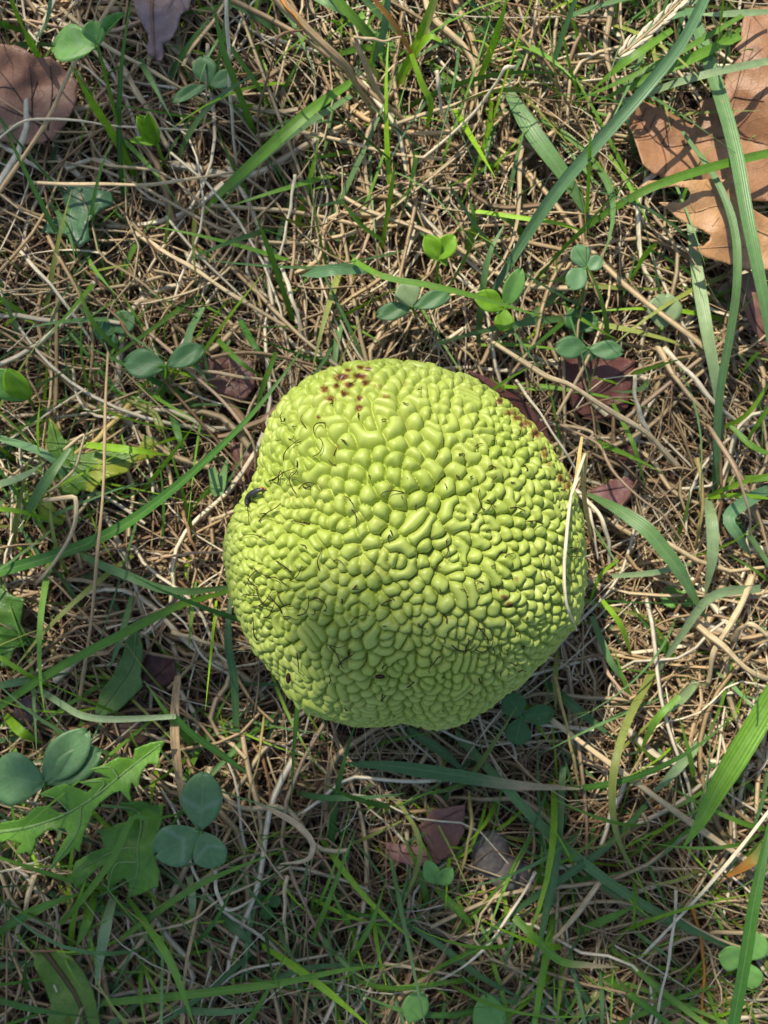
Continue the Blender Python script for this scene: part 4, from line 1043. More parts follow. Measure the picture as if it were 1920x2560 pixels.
gb([(1360, 1700, 4), (1440, 1770, 14), (1540, 1850, 10)], 24, 'dteal'); gb([(1395, 1620, 4), (1388, 1700, 14), (1390, 1790, 10)], 13, 'olive')
gb([(1700, 1740, 20), (1640, 1800, 20), (1600, 1880, 8)], 18, 'green'); gb([(1545, 1400, 12), (1500, 1440, 18), (1470, 1520, 6)], 10, 'lime')
gb([(1505, 1500, 18), (1550, 1560, 18), (1580, 1640, 6)], 14, 'lime'); gb([(1530, 1440, 16), (1640, 1430, 18), (1760, 1400, 8)], 15, 'pale')
gb([(1480, 1540, 8), (1520, 1640, 14), (1570, 1720, 8)], 18, 'teal'); gb([(1900, 1470, 14), (1780, 1490, 20), (1700, 1590, 16), (1620, 1720, 8)], 28, 'pale')
gb([(1935, 1000, 26), (1880, 1080, 18), (1855, 1130, 4)], 16, 'lime'); gb([(1895, 880, 26), (1870, 910, 20), (1840, 955, 6)], 12, 'lime')

# ------------------------------------------------------------------ prominent straw
SN = {'straw': 'straw-coloured dry stem', 'white': 'bleached whitish straw', 'tan': 'tan dry stem', 'pink': 'pinkish-tan dry stem', 'brown': 'thin dark brown dead stem', 'orange': 'rust-orange dead stem', 'gold': 'yellowish dry stem'}
def sg(pts, w, c, label=None, **k):
    if label: return put_straw(pts, w, c, label, None, **k)
    return put_straw(pts, w, c, near_label(SN[c], pts), SN[c] + 's', **k)
sg([(675, -25, 44), (755, 60, 42), (822, 123, 38), (867, 170, 32), (904, 232, 22), (945, 290, 8)], 27, 'tan', 'thickest tan grass stalk with split dry sheath', taper=(1.0, 0.5), flat=0.8, wig=0.3)
sg([(680, -30, 45), (740, 45, 44), (770, 80, 41)], 12, 'orange', 'rusty strip of sheath lying along the thickest stalk', taper=(1.0, 0.3))
sg([(760, 75, 42), (715, 82, 48), (694, 98, 48), (685, 140, 40), (675, 168, 34), (648, 278, 24), (654, 370, 18), (694, 463, 14), (764, 515, 12), (833, 602, 8)], 8, 'brown', 'withered leaf ribbon curling off the stalk into a thin drooping thread', n=50)
sg([(882, 95, 40), (905, 140, 36), (927, 194, 30), (964, 258, 20), (1054, 338, 6)], 16, 'tan', 'hollow tan stem cut off square at its raised end', taper=(1.0, 0.6), flat=1.0, wig=0.2)
sg([(884, 92, 41), (957, 101, 38), (1003, 92, 34)], 10, 'straw'); sg([(982, 312, 14), (1130, 262, 18), (1287, 205, 22)], 11, 'straw')
sg([(1092, 176, 34), (1097, 215, 32), (1102, 262, 26), (1128, 330, 14)], 10, 'white'); sg([(1287, 168, 40), (1262, 170, 42), (1240, 209, 34), (1196, 269, 24), (1128, 336, 16), (1039, 411, 8)], 11, 'white', 'white curled dry blade folded over at its tip above the straw', n=40)
put_blade([(920, -20, 44), (979, 52, 36), (1016, 112, 28), (1045, 165, 16)], 14, 'orange', 'bright orange dead blade among lime grass', None, 'grass blade', mat=M_STRAW, taper=(0.6, 0.3))
sg([(295, -15, 34), (191, 150, 32), (104, 324, 28), (-20, 505, 18)], 14, 'tan', 'long tan stem lying diagonally over the pinkish-brown leaf', taper=(0.8, 0.9), wig=0.2)
sg([(-10, 352, 26), (52, 307, 30), (116, 298, 30), (202, 301, 28), (320, 318, 22), (520, 326, 10)], 8, 'white', 'thin pale stem arched across the base of the pinkish-brown leaf', n=36)
sg([(565, -20, 36), (572, 150, 28), (579, 290, 18), (592, 415, 6)], 11, 'white'); sg([(515, 185, 24), (515, 278, 18), (490, 410, 6)], 6, 'pink')
sg([(326, 576, 8), (463, 660, 14), (579, 735, 16), (730, 826, 8)], 15, 'straw'); sg([(70, 456, 18), (240, 462, 20), (405, 457, 20), (590, 430, 14)], 12, 'straw')
sg([(705, 668, 14), (735, 760, 14), (766, 860, 6)], 13, 'white'); sg([(738, 436, 20), (722, 540, 16), (700, 640, 12)], 10, 'white'); sg([(50, 628, 10), (145, 735, 16), (235, 860, 8)], 11, 'white')
sg([(270, 880, 30), (264, 1000, 34), (260, 1181, 36), (246, 1362, 34), (232, 1520, 28), (208, 1690, 18), (192, 1800, 6)], 10, 'tan', 'long upright tan stem crossing behind the arching dark blade', n=40, taper=(0.7, 1.0), wig=0.3)
sg([(1210, 842, 14), (1310, 905, 26), (1370, 944, 32), (1420, 962, 34), (1480, 998, 32), (1540, 1034, 28), (1616, 1085, 22), (1700, 1172, 8)], 19, 'straw', 'stout pale stem with a joint slanting from the fruit top over the maroon leaf', n=40, taper=(0.7, 0.8))
sg([(1587, 940, 34), (1589, 995, 30), (1607, 1055, 24), (1630, 1100, 16)], 17, 'white', 'short white straw stub with a broken tip above the maroon scrap', taper=(0.5, 1.0))
sg([(1400, 1062, 12), (1489, 1106, 22), (1516, 1151, 26), (1540, 1187, 26), (1613, 1254, 24), (1661, 1293, 18), (1725, 1382, 8)], 9, 'pink', 'wavy thin pinkish stem snaking over the straw beside the fruit', n=40)
sg([(1770, 1066, 16), (1783, 1080, 28), (1812, 1127, 34), (1848, 1200, 36), (1872, 1272, 32), (1876, 1340, 22)], 15, 'pink', 'hooked pinkish-tan dry blade bending down over bright straw', taper=(1.0, 0.3), n=36)
gb([(1530, 1005, 10), (1565, 1073, 20), (1589, 1127, 22), (1618, 1235, 8)], 11, 'green'); sg([(1742, 1145, 22), (1755, 1212, 24), (1752, 1302, 20), (1737, 1368, 10)], 14, 'gold')
sg([(1330, 1762, 6), (1377, 1798, 14), (1539, 1920, 20), (1683, 2024, 20), (1840, 2134, 18), (1945, 2200, 12)], 20, 'straw', 'thick straight straw running beneath the widest green blade', n=36, taper=(0.7, 0.9), wig=0.2)
sg([(1935, 2012, 32), (1816, 2163, 28), (1712, 2279, 22), (1600, 2396, 10)], 12, 'white', 'straight white stem with a knot holding a rusty withered blade', wig=0.15)
sg([(1690, 2225, 16), (1689, 2260, 18), (1678, 2365, 22), (1634, 2580, 22)], 10, 'white'); sg([(1500, 2205, 14), (1430, 2300, 16), (1330, 2402, 10)], 17, 'straw')
sg([(1732, 2270, 10), (1759, 2394, 14), (1752, 2580, 12)], 10, 'orange'); sg([(1386, 1690, 16), (1417, 1816, 24), (1448, 1968, 12)], 10, 'gold'); sg([(1174, 1985, 8), (1176, 2076, 18), (1143, 2225, 8)], 10, 'gold')
sg([(1340, 2180, 18), (1261, 2307, 20), (1180, 2400, 18), (1060, 2475, 8)], 9, 'white'); sg([(960, 2408, 14), (1047, 2423, 16), (1150, 2440, 12)], 11, 'straw')
sg([(718, 2190, 30), (712, 2230, 26), (712, 2307, 18), (722, 2380, 6)], 11, 'straw'); sg([(548, 1980, 22), (613, 2059, 30), (665, 2140, 32), (718, 2210, 28)], 5, 'pink')
put_blade([(644, 2008, 20), (690, 2030, 26), (735, 2055, 30), (772, 2090, 32), (782, 2120, 32), (765, 2150, 30), (700, 2160, 24)], 15, 'straw', 'curling ribbon of dead blade looped in the shade', None, 'grass blade', mat=M_STRAW, taper=(0.5, 0.2), n=36)
sg([(660, 1790, 12), (648, 1891, 24), (625, 1978, 28), (637, 2059, 26), (668, 2145, 18)], 7, 'gold')
put_blade([(445, 1690, 10), (438, 1760, 18), (437, 1845, 22), (446, 1930, 20), (456, 2015, 10)], 22, 'tan', 'upright tan dead blade behind the round-leaflet clover', None, 'grass blade', mat=M_STRAW, taper=(0.7, 0.4))
sg([(305, 2345, 8), (463, 2307, 16), (550, 2250, 20), (728, 2166, 14)], 9, 'straw'); sg([(538, 2175, 20), (545, 2240, 22), (579, 2275, 20), (640, 2242, 12)], 12, 'white')
sg([(-10, 2182, 18), (69, 2163, 20), (136, 2138, 12)], 8, 'white'); sg([(98, 2140, 10), (69, 2250, 16), (30, 2370, 8)], 17, 'straw')
sg([(430, 1580, 8), (500, 1600, 14), (565, 1620, 10)], 15, 'straw'); sg([(350, 1830, 8), (410, 1850, 14), (460, 1870, 10)], 11, 'pink')
sg([(370, 1400, 6), (460, 1385, 12), (560, 1380, 10)], 9, 'pink'); sg([(530, 1300, 8), (580, 1280, 14), (615, 1262, 12)], 11, 'straw'); sg([(455, 1270, 6), (475, 1340, 12), (500, 1400, 8)], 11, 'brown')
sg([(110, 1250, 26), (170, 1245, 34), (190, 1250, 36), (185, 1310, 32), (155, 1380, 24), (90, 1460, 8)], 14, 'straw', 'bent straw folded into a hook above the arching blade base', n=36)
sg([(160, 1125, 30), (210, 1090, 34), (180, 1180, 26), (120, 1230, 16)], 9, 'straw'); sg([(330, 1005, 8), (250, 1090, 16), (165, 1150, 10)], 17, 'gold')
sg([(360, 820, 6), (480, 930, 14), (620, 1080, 18), (640, 1180, 10)], 12, 'pink'); sg([(460, 920, 10), (560, 935, 16), (700, 955, 12)], 11, 'straw')
sg([(1400, 1060, 10), (1480, 1090, 14), (1340, 1185, 8)], 10, 'straw'); sg([(1290, 950, 20), (1340, 1020, 28), (1400, 1110, 28), (1450, 1190, 20)], 9, 'white')
sg([(1660, 870, 10), (1720, 930, 18), (1790, 1010, 18), (1850, 1060, 10)], 16, 'white'); sg([(1640, 860, 8), (1700, 960, 16), (1780, 1050, 12)], 16, 'straw')
sg([(1440, 1225, 8), (1500, 1290, 18), (1520, 1350, 14), (1525, 1420, 6)], 14, 'white'); sg([(1460, 1230, 8), (1480, 1300, 16), (1495, 1400, 10)], 9, 'white')
sg([(1880, 1440, 14), (1850, 1520, 20), (1790, 1620, 20), (1770, 1710, 10)], 20, 'straw'); sg([(1740, 1560, 14), (1800, 1610, 22), (1880, 1680, 22), (1960, 1710, 12)], 20, 'straw')
sg([(1830, 1600, 14), (1870, 1560, 26), (1920, 1590, 24)], 18, 'straw'); sg([(1490, 1600, 4), (1530, 1700, 12), (1600, 1760, 8)], 12, 'pink')
for _ in range(1):
    sg([(150, 20, 6), (260, 110, 14), (400, 190, 16), (520, 260, 8)], 14, 'straw'); sg([(300, 160, 6), (360, 260, 12), (420, 370, 8)], 20, 'straw'); sg([(190, 300, 6), (300, 210, 10), (430, 330, 8)], 10, 'pink')
    sg([(0, 360, 8), (80, 410, 12), (150, 460, 8)], 14, 'white'); sg([(640, 340, 10), (760, 330, 14), (960, 380, 12), (1130, 400, 8)], 13, 'straw'); sg([(940, 440, 8), (1100, 470, 12), (1240, 450, 8)], 11, 'pink')

# straw lying on the fruit
strand = []
for (x, y, l) in ((1405, 1343, .0016), (1399, 1422, .0016), (1404, 1495, .0014), (1417, 1541, .0012)):
    p, n_ = on_fruit(x, y, l); strand.append(p)
zt = strand[0][2]
top_pts = [W(1463, 1135, 0.066), W(1451, 1169, 0.068), W(1428, 1242, 0.071)]
strand = [p for p in top_pts] + strand + [W(1442, 1576, 0.052)]
strand_root = thing('draped_straw', tuple(strand[0]), 'white dried straw draped down the side of the fruit', 'straw')
P = resample(strand, 44); t = np.linspace(0, 1, 44)
V, F, st = tube_geo(P, 0.00044 * (0.75 + 0.35 * np.abs(np.sin(3 * t + 0.6))), 6, 0.7)
child('stem', V, F, M_STRAW, strand_root, col=np.tile(C['white'], (len(V), 1)), st=st)
P = resample([W(1447, 1195, 0.0695), W(1420, 1262, 0.072), W(1404, 1310, 0.073), W(1397, 1352, 0.0725)], 16)
V, F, st = tube_geo(P, np.full(16, 0.00022), 5); child('fibre', V, F, M_STRAW, strand_root, col=np.tile(C['white'], (len(V), 1)), st=st)
P = resample([W(1455, 1092, 0.062), W(1449, 1130, 0.064), W(1446, 1165, 0.067), W(1440, 1215, 0.069)], 14)
V, F, st = blade_geo(P, np.linspace(0.0004, 0.0008, 14)); child('sheath', V, F, M_STRAW, strand_root, col=np.tile(C['gold'], (len(V), 1)), st=st)
P = resample([W(1462, 1133, 0.066), W(1458, 1200, 0.060), W(1462, 1260, 0.045), W(1475, 1330, 0.020), W(1478, 1360, 0.004)], 20)
V, F, st = blade_geo(P, np.linspace(0.0009, 0.0006, 20)); child('lower_stalk', V, F, M_STRAW, strand_root, col=np.tile(C['gold'], (len(V), 1)), st=st)

# grass seed head
sh = thing('seed_spike', tuple(W(1545, 140, 0.040)), 'dry pale grass seed head with overlapping spikelets', 'seed head')
P = resample([W(1548, 140, 0.041), W(1610, 90, 0.042), W(1670, 35, 0.042), W(1730, -30, 0.040)], 20)
V, F, st = tube_geo(P, np.full(20, 0.0004), 5); child('stem', V, F, M_STRAW, sh, col=np.tile(C['tan'], (len(V), 1)), st=st)
for i in range(26):
    f = i / 26; q = P[int(f * 18)]; side = 1 if i % 2 else -1
    d = (P[18] - P[0]); d /= np.linalg.norm(d); s = np.array([d[1], -d[0], 0]) * side
    a = q + s * 0.0005; ln = random.uniform(0.004, 0.0065)
    tip_ = a - d * ln * 0.0 + d * ln * 0.92 + s * ln * random.uniform(0.10, 0.34) + np.array([0, 0, random.uniform(-.0003, .0012)])
    Pq = resample([a, (a + tip_) / 2 + s * 0.0003, tip_], 8)
    V, F, st = tube_geo(Pq, 0.00065 * np.sin(np.linspace(0.25, 2.95, 8)), 5, 0.6)
    child('spikelet', V, F, M_STRAW, sh, col=np.tile(np.array(C['white']) * random.uniform(0.7, 1.05), (len(V), 1)), st=st)

# ------------------------------------------------------------------ threads on the fruit
zones = [(700, 1350, 75, 220, 46), (640, 1480, 50, 130, 22), (720, 1600, 90, 90, 16), (1000, 1480, 150, 120, 26), (1210, 1600, 80, 110, 22), (1440, 1400, 22, 70, 14),
         (1080, 1290, 220, 160, 34), (900, 1740, 160, 50, 14), (1180, 1710, 110, 50, 16), (760, 1060, 80, 80, 16), (960, 1100, 180, 120, 18), (1310, 1240, 90, 140, 26), (690, 1200, 60, 60, 12)]
n_thread = 0
for (zx, zy, sx, sy, cnt) in zones:
    for _ in range(int(cnt * 0.8)):
        x, y = random.gauss(zx, sx), random.gauss(zy, sy)
        dx, dy = (x - 1010) / 455, (y - 1365) / 455
        if dx * dx + dy * dy > 0.93: continue
        big = zx < 760 or random.random() < 0.25
        L = random.uniform(35, 85) if big else random.uniform(8, 26)
        a = random.uniform(0, 6.28); cur = random.uniform(-1.6, 1.6); m = 7
        pts = []
        for k in range(m):
            p, n_ = on_fruit(x, y, 0.0003 + random.uniform(0, 0.0006) + (0.0008 * math.sin(math.pi * k / (m - 1)) if big else 0))
            pts.append(p)
            x += L / m * math.cos(a); y += L / m * math.sin(a); a += cur / m * 1.6 + random.uniform(-.25, .25)
        ok = all(np.linalg.norm(pts[k + 1] - pts[k]) < 0.004 for k in range(m - 1))
        if not ok: continue
        pts = np.array(pts); pts[1:-1] = (pts[:-2] + 2 * pts[1:-1] + pts[2:]) / 4
        P = resample(pts, 16)
        V, F, st = tube_geo(P, np.linspace(1, 0.5, 16) * random.uniform(0.00013, 0.00022), 5)
        child('style_thread', V, F, M_HAIR, fruit); n_thread += 1

# seeds husks stuck on the skin
for (x, y, s) in ((723, 1692, 0.0010), (953, 1685, 0.0009), (660, 1072, 0.0011)):
    p, n_ = on_fruit(x, y, 0.0006)
    u = np.linspace(0, math.pi, 7); v = np.arange(8) / 8 * 2 * math.pi
    V = np.array([[s * (1.5 * math.cos(a)), s * 0.7 * math.sin(a) * math.cos(b), s * 0.6 * math.sin(a) * math.sin(b)] for a in u for b in v])
    F = np.array([[i * 8 + j, i * 8 + (j + 1) % 8, (i + 1) * 8 + (j + 1) % 8, (i + 1) * 8 + j] for i in range(6) for j in range(8)])
    V = V[:, [1, 0, 2]] if x < 800 else V
    o = obj('seed_husk', mesh_np('seed_husk', V, F), M_HAIR, None,
            {723: 'dark brown pointed husk stuck low on the fruit beside black threads', 953: 'small dark oval husk on the lower face of the fruit', 660: 'black crumbled husk caught on the edge of the fruit near the slug'}[x], 'husk')
    o.location = p

# ------------------------------------------------------------------ slug
sp = [on_fruit(x, y, 0.0012)[0] for x, y in ((672, 1224), (655, 1228), (640, 1237), (629, 1250), (626, 1264))]
slug_n = on_fruit(650, 1232)[1]
P = resample(sp, 26)
for k in range(2, 24): P[k] = P[k]
ker = np.array([1, 2, 3, 2, 1.]) / 9
for c in range(3):
    pad = np.pad(P[:, c], 2, mode='edge'); P[:, c] = np.convolve(pad, ker, 'valid')
slug = thing('slug', tuple(P[12]), 'small dark grey slug with an orange tail tip on the fruit', 'slug')
t = np.linspace(0, 1, 26)
rad = 0.00118 * np.clip(np.sin(math.pi * np.clip(0.04 + 0.93 * t, 0, 1)) ** 0.55, 0.1, 1) * (0.85 + 0.25 * t)
sides = 14
T, S, U = frame(P)
Nn = np.tile(slug_n, (26, 1)); S = np.cross(T, Nn); S /= np.linalg.norm(S, axis=1)[:, None]; U = np.cross(S, T)
a = np.arange(sides) / sides * 2 * math.pi
prof = 1 + 0.0 * a
V = P[:, None] + rad[:, None, None] * (1.05 * S[:, None] * np.cos(a)[None, :, None] + U[:, None] * np.where(np.sin(a) > 0, np.sin(a) * 0.95, np.sin(a) * 0.55)[None, :, None])
V = V + (0.00004 * np.sin(np.arange(26) * 2.1))[:, None, None] * U[:, None]
V = V.reshape(-1, 3)
i = np.arange(25)[:, None] * sides; k = np.arange(sides)[None]; k2 = (k + 1) % sides
F = np.stack([i + k, i + k2, i + sides + k2, i + sides + k], -1).reshape(-1, 4)
child('body', V, [F, np.concatenate([np.arange(sides)[None, ::-1], 25 * sides + np.arange(sides)[None]])], M_SLUG, slug)
Pt = resample([P[2] + slug_n * 0.0002, P[0], P[0] + (P[0] - P[2]) * 0.6], 8)
V, F, st = tube_geo(Pt, np.linspace(0.00075, 0.00018, 8), 8, 0.6); child('tail_tip', V, F, M_SLUGTIP, slug)
for s_ in (-1, 1):
    e = P[-1]; Pt = resample([e, e + T[-1] * 0.0006 + S[-1] * s_ * 0.0003, e + T[-1] * 0.0011 + S[-1] * s_ * 0.0005 + U[-1] * 0.0003], 6)
    V, F, st = tube_geo(Pt, np.linspace(0.00016, 0.0001, 6), 5); child('tentacle', V, F, M_SLUG, slug)

# ------------------------------------------------------------------ pebbles and dew
def lump(name, px, py, z, r, sq, mat, label, cat, group=None, seed=0):
    u = np.linspace(0.02, math.pi - 0.02, 12); v = np.arange(18) / 18 * 2 * math.pi
    A, B = np.meshgrid(u, v, indexing='ij')
    D = np.stack([np.sin(A) * np.cos(B), np.sin(A) * np.sin(B), np.cos(A)], -1).reshape(-1, 3)
    rr = r * (1 + 0.16 * vnoise(D[:, 0] + D[:, 2], D[:, 1] - D[:, 2], seed, 3, 2.2))
    V = D * rr[:, None] * np.array(sq)
    F = np.array([[i * 18 + (j + 1) % 18, i * 18 + j, (i + 1) * 18 + j, (i + 1) * 18 + (j + 1) % 18] for i in range(11) for j in range(18)])[:, ::-1]
    o = obj(name, mesh_np(name, V, F), mat, None, label, cat, group); o.location = W(px, py, z / 1000); return o
lump('pebble', 1228, 2135, 8, 0.0080, (0.85, 1.15, 0.7), M_STONE, 'smooth grey-brown pebble in shade, longer of two touching', 'pebble', None, 1)
lump('pebble', 1276, 2182, 8, 0.0074, (1.1, 0.9, 0.7), M_STONE, 'rough squat grey pebble in shade, rounder of two touching', 'pebble', None, 2)
for (x, y, z) in ((1453, 1968, 17), (1368, 2217, 16), (1359, 2183, 16), (1199, 2181, 10), (1142, 2266, 14), (1042, 1881, 18), (1210, 325, 22), (542, 1024, 18), (830, 830, 20), (450, 708, 22)):
    lump('dew_drop', x, y, z, 0.0007, (1, 1, 0.9), M_DEW, 'tiny clear dew drop glinting in the grass', 'dew drop', 'dew drops in the grass', 3)

# ------------------------------------------------------------------ turf: uncountable straw and grass
def in_fruit(P, margin=0.0006):
    d = (P - FC) / np.array([0.054 + margin, 0.054 + margin, RZ + margin])
    return ((d ** 2).sum(-1) < 1).any(-1)

STRAWC = np.array([C['straw'], C['straw'], C['white'], C['white'], C['tan'], C['pink'], C['brown'], (0.44, 0.31, 0.17), (0.36, 0.24, 0.13), (0.60, 0.45, 0.25), (0.52, 0.36, 0.18)])
def fibres(name, label, n, half, zr, lr_, wr, mat, palette, dens=None, segs=9, seed=1, curl=1.0, flat=0.6, cat='straw', zpow=1.6):
    r = np.random.default_rng(seed)
    x = r.uniform(-half[0], half[0], n * 2); y = r.uniform(-half[1], half[1], n * 2)
    if dens is not None:
        kx, ky = x / (TX * H / 960) + 960, 1280 - y / (TX * H / 960)
        keep = r.uniform(0, 1, n * 2) < dens(kx, ky); x, y = x[keep], y[keep]
    x, y = x[:n], y[:n]; n = len(x)
    m = segs + 1; t = np.linspace(0, 1, m)[None]
    L = r.uniform(*lr_, n) * r.uniform(0.5, 1, n)
    phi0 = 1.9 * vnoise(x, y, 77, 2, 16.0) - 0.9 + r.normal(0, 0.95, n) + math.pi * r.integers(0, 2, n)
    cv = r.normal(0, 0.55 * curl, n); wv = r.normal(0, 0.35 * curl, n); fq = r.uniform(0.7, 2.2, n); ph = r.uniform(0, 6.28, n)
    kink = np.where(r.uniform(0, 1, n) < 0.22, r.normal(0, 1.0, n), 0); kp = r.uniform(0.3, 0.8, n)
    phi = phi0[:, None] + cv[:, None] * (t - 0.5) * 2 + wv[:, None] * np.sin(6.28 * fq[:, None] * t + ph[:, None]) + kink[:, None] / (1 + np.exp(-(t - kp[:, None]) * 30))
    ds = (L / segs)[:, None]
    X = np.cumsum(np.cos(phi) * ds, 1); Yy = np.cumsum(np.sin(phi) * ds, 1)
    X = X - X.mean(1, keepdims=True) + x[:, None]; Yy = Yy - Yy.mean(1, keepdims=True) + y[:, None]
    z0 = zr[0] + (zr[1] - zr[0]) * r.uniform(0, 1, n) ** zpow
    Zz = z0[:, None] + r.normal(0, 0.10, n)[:, None] * L[:, None] * (t - 0.5) + np.abs(r.normal(0, 0.045, n))[:, None] * L[:, None] * np.sin(math.pi * t) + 0.0006 * np.sin(9 * t + ph[:, None])
    Zz = np.maximum(Zz, soil_z(X, Yy) + 0.0003)
    P = np.stack([X, Yy, Zz], -1)
    ok = ~in_fruit(P); P = P[ok]; phi = phi[ok]; n = len(P)
    w = (r.uniform(0, 1, n) ** 2.4 * (wr[1] - wr[0]) + wr[0])[:, None] * (1 - 0.35 * t)
    S = np.stack([-np.sin(phi), np.cos(phi), np.zeros_like(phi)], -1)
    tw = r.uniform(-0.9, 0.9, n)[:, None] + r.normal(0, 0.8, n)[:, None] * t
    U = np.zeros_like(S); U[..., 2] = 1
    A = S * np.cos(tw)[..., None] + U * np.sin(tw)[..., None]; B = -S * np.sin(tw)[..., None] + U * np.cos(tw)[..., None]
    A = A * w[..., None]; B = B * (w * flat)[..., None]
    ring = np.stack([P + A, P + B, P - A, P - B], 2).reshape(-1, 3)
    i = (np.arange(n)[:, None] * m + np.arange(segs)[None]).ravel()[:, None] * 4; k = np.arange(4)[None]; k2 = (k + 1) % 4
    F = np.stack([i + k, i + k2, i + 4 + k2, i + 4 + k], -1).reshape(-1, 4)
    pc = palette[r.integers(0, len(palette), n)] * r.uniform(0.72, 1.18, (n, 1))
    col = np.repeat(pc, m * 4, 0)
    st = np.zeros((n, m, 4, 3), np.float32); st[:, :, 0, 0] = 1; st[:, :, 2, 0] = -1; st[..., 1] = t[..., None]; st[..., 2] = r.uniform(0, 1, n)[:, None, None]
    return obj(name, mesh_np(name, ring, F, col=col, st=st.reshape(-1, 3)), mat, None, label, cat, None, 'stuff')

def tufts(name, label, n, half, lr_, wr, lean, palette, dens=None, segs=7, seed=2, cat='grass', clump=0.0):
    r = np.random.default_rng(seed)
    x = r.uniform(-half[0], half[0], n * 3); y = r.uniform(-half[1], half[1], n * 3)
    if clump:
        q = r.integers(0, len(x), len(x)) // 9; x = x[q] + r.normal(0, clump, len(x)); y = y[q] + r.normal(0, clump, len(y))
    if dens is not None:
        kx, ky = x / (TX * H / 960) + 960, 1280 - y / (TX * H / 960)
        keep = r.uniform(0, 1, len(x)) < dens(kx, ky); x, y = x[keep], y[keep]
    x, y = x[:n], y[:n]; n = len(x)
    m = segs + 1; t = np.linspace(0, 1, m)[None]
    L = r.uniform(*lr_, n); phi = r.uniform(0, 6.283, n)
    th = r.uniform(lean[0], lean[1], n)[:, None] + r.uniform(0.1, 1.0, n)[:, None] * t ** 1.5
    th = np.minimum(th, 1.75)
    dphi = r.normal(0, 0.35, n)[:, None] * t
    ds = (L / segs)[:, None]
    hx = np.cos(phi[:, None] + dphi); hy = np.sin(phi[:, None] + dphi)
    X = x[:, None] + np.cumsum(np.sin(th) * hx * ds, 1); Yy = y[:, None] + np.cumsum(np.sin(th) * hy * ds, 1)
    Zz = np.cumsum(np.cos(th) * ds, 1); Zz = np.maximum(Zz, soil_z(X, Yy) + 0.0004)
    P = np.stack([X, Yy, Zz], -1)
    ok = ~in_fruit(P, 0.002) & (Zz.max(1) < 0.06); P = P[ok]; th = th[ok]; hx = hx[ok]; hy = hy[ok]; n = len(P)
    w = (r.uniform(0, 1, n) ** 1.5 * (wr[1] - wr[0]) + wr[0])[:, None] * np.clip((1 - t ** 2.2), 0.04, 1) * (0.7 + 0.3 * np.minimum(1, t * 4))
    S = np.stack([-hy, hx, np.zeros_like(hx)], -1)
    Nn = np.stack([-np.cos(th) * hx, -np.cos(th) * hy, np.sin(th)], -1)
    rl = r.normal(0, 0.5, n)[:, None] + r.normal(0, 0.5, n)[:, None] * t
    A = S * np.cos(rl)[..., None] + Nn * np.sin(rl)[..., None]; B = -S * np.sin(rl)[..., None] + Nn * np.cos(rl)[..., None]
    e = B * (w * 0.25)[..., None]; Aw = A * w[..., None]
    ring = np.stack([P - Aw + e, P + B * 0.00008, P + Aw + e, P + Aw + e, P - B * 0.00008, P - Aw + e], 2).reshape(-1, 3)
    i = (np.arange(n)[:, None] * m + np.arange(segs)[None]).ravel()[:, None] * 6; k = np.array([[0, 1, 3, 4]])
    F = np.stack([i + k, i + k + 1, i + 6 + k + 1, i + 6 + k], -1).reshape(-1, 4)
    pc = palette[r.integers(0, len(palette), n)] * r.uniform(0.8, 1.2, (n, 1))
    col = np.repeat(pc, m * 6, 0)
    st = np.zeros((n, m, 6, 3), np.float32); st[..., 2] = r.uniform(0, 1, n)[:, None, None]; st[:, :, [0, 5], 0] = -1; st[:, :, [2, 3], 0] = 1; st[..., 1] = t[..., None]
    return obj(name, mesh_np(name, ring, F, col=col, st=st.reshape(-1, 3)), M_GREEN, None, label, cat, None, 'stuff')

def g2(x, y, cx, cy, sx, sy): return np.exp(-((x - cx) / sx) ** 2 - ((y - cy) / sy) ** 2)
def bare(x, y):          # patches where the soil and leaf litter show through
    return (0.85 * g2(x, y, 560, 1000, 90, 200) + 0.8 * g2(x, y, 360, 1300, 120, 130) + 0.75 * g2(x, y, 1210, 2110, 130, 150) + 0.7 * g2(x, y, 400, 1700, 90, 150) + 0.8 * g2(x, y, 1480, 950, 130, 110)
            + 0.6 * g2(x, y, 620, 640, 120, 120) + 0.55 * g2(x, y, 1500, 1180, 80, 80) + 0.6 * g2(x, y, 100, 1760, 90, 80) + 0.5 * g2(x, y, 120, 420, 120, 60) + 0.5 * g2(x, y, 470, 330, 110, 70))
def d_straw(x, y):
    base_ = 0.55 + 0.45 * g2(x, y, 1680, 1250, 330, 480) + 0.25 * g2(x, y, 1000, 350, 500, 200)
    return np.clip(base_ * (1 - bare(x, y)), 0.05, 1)
def d_green(x, y):
    v = 0.25 + 0.75 * g2(x, y, 1000, 60, 450, 180) + 0.7 * g2(x, y, 80, 1150, 260, 300) + 0.65 * g2(x, y, 350, 2350, 500, 350) + 0.45 * g2(x, y, 1500, 2350, 500, 300) + 0.6 * g2(x, y, 1600, 180, 260, 180)
    v = v - 0.2 * g2(x, y, 1680, 1250, 250, 350)
    return np.clip(v * (1 - 0.7 * bare(x, y)), 0.03, 1)
HALF = (0.20, 0.245)
fibres('straw_thatch', 'matted fine dry straw covering the soil', 7600, HALF, (0.0003, 0.0050), (0.02, 0.10), (0.00018, 0.00085), M_STRAW, STRAWC[[0, 3, 4, 4, 5, 6, 6, 7, 8, 8, 9, 10]] * 0.72, d_straw, 9, 31, 1.0)
fibres('loose_straw', 'loose pale dry straw lying on top of the thatch', 2100, HALF, (0.003, 0.011), (0.04, 0.16), (0.00030, 0.00110), M_STRAW, STRAWC * 0.95, d_straw, 10, 32, 0.8)
fibres('curly_straw', 'thin curly threads of dead grass', 1000, HALF, (0.003, 0.014), (0.03, 0.08), (0.00012, 0.00026), M_STRAW, STRAWC, d_straw, 12, 33, 2.6)
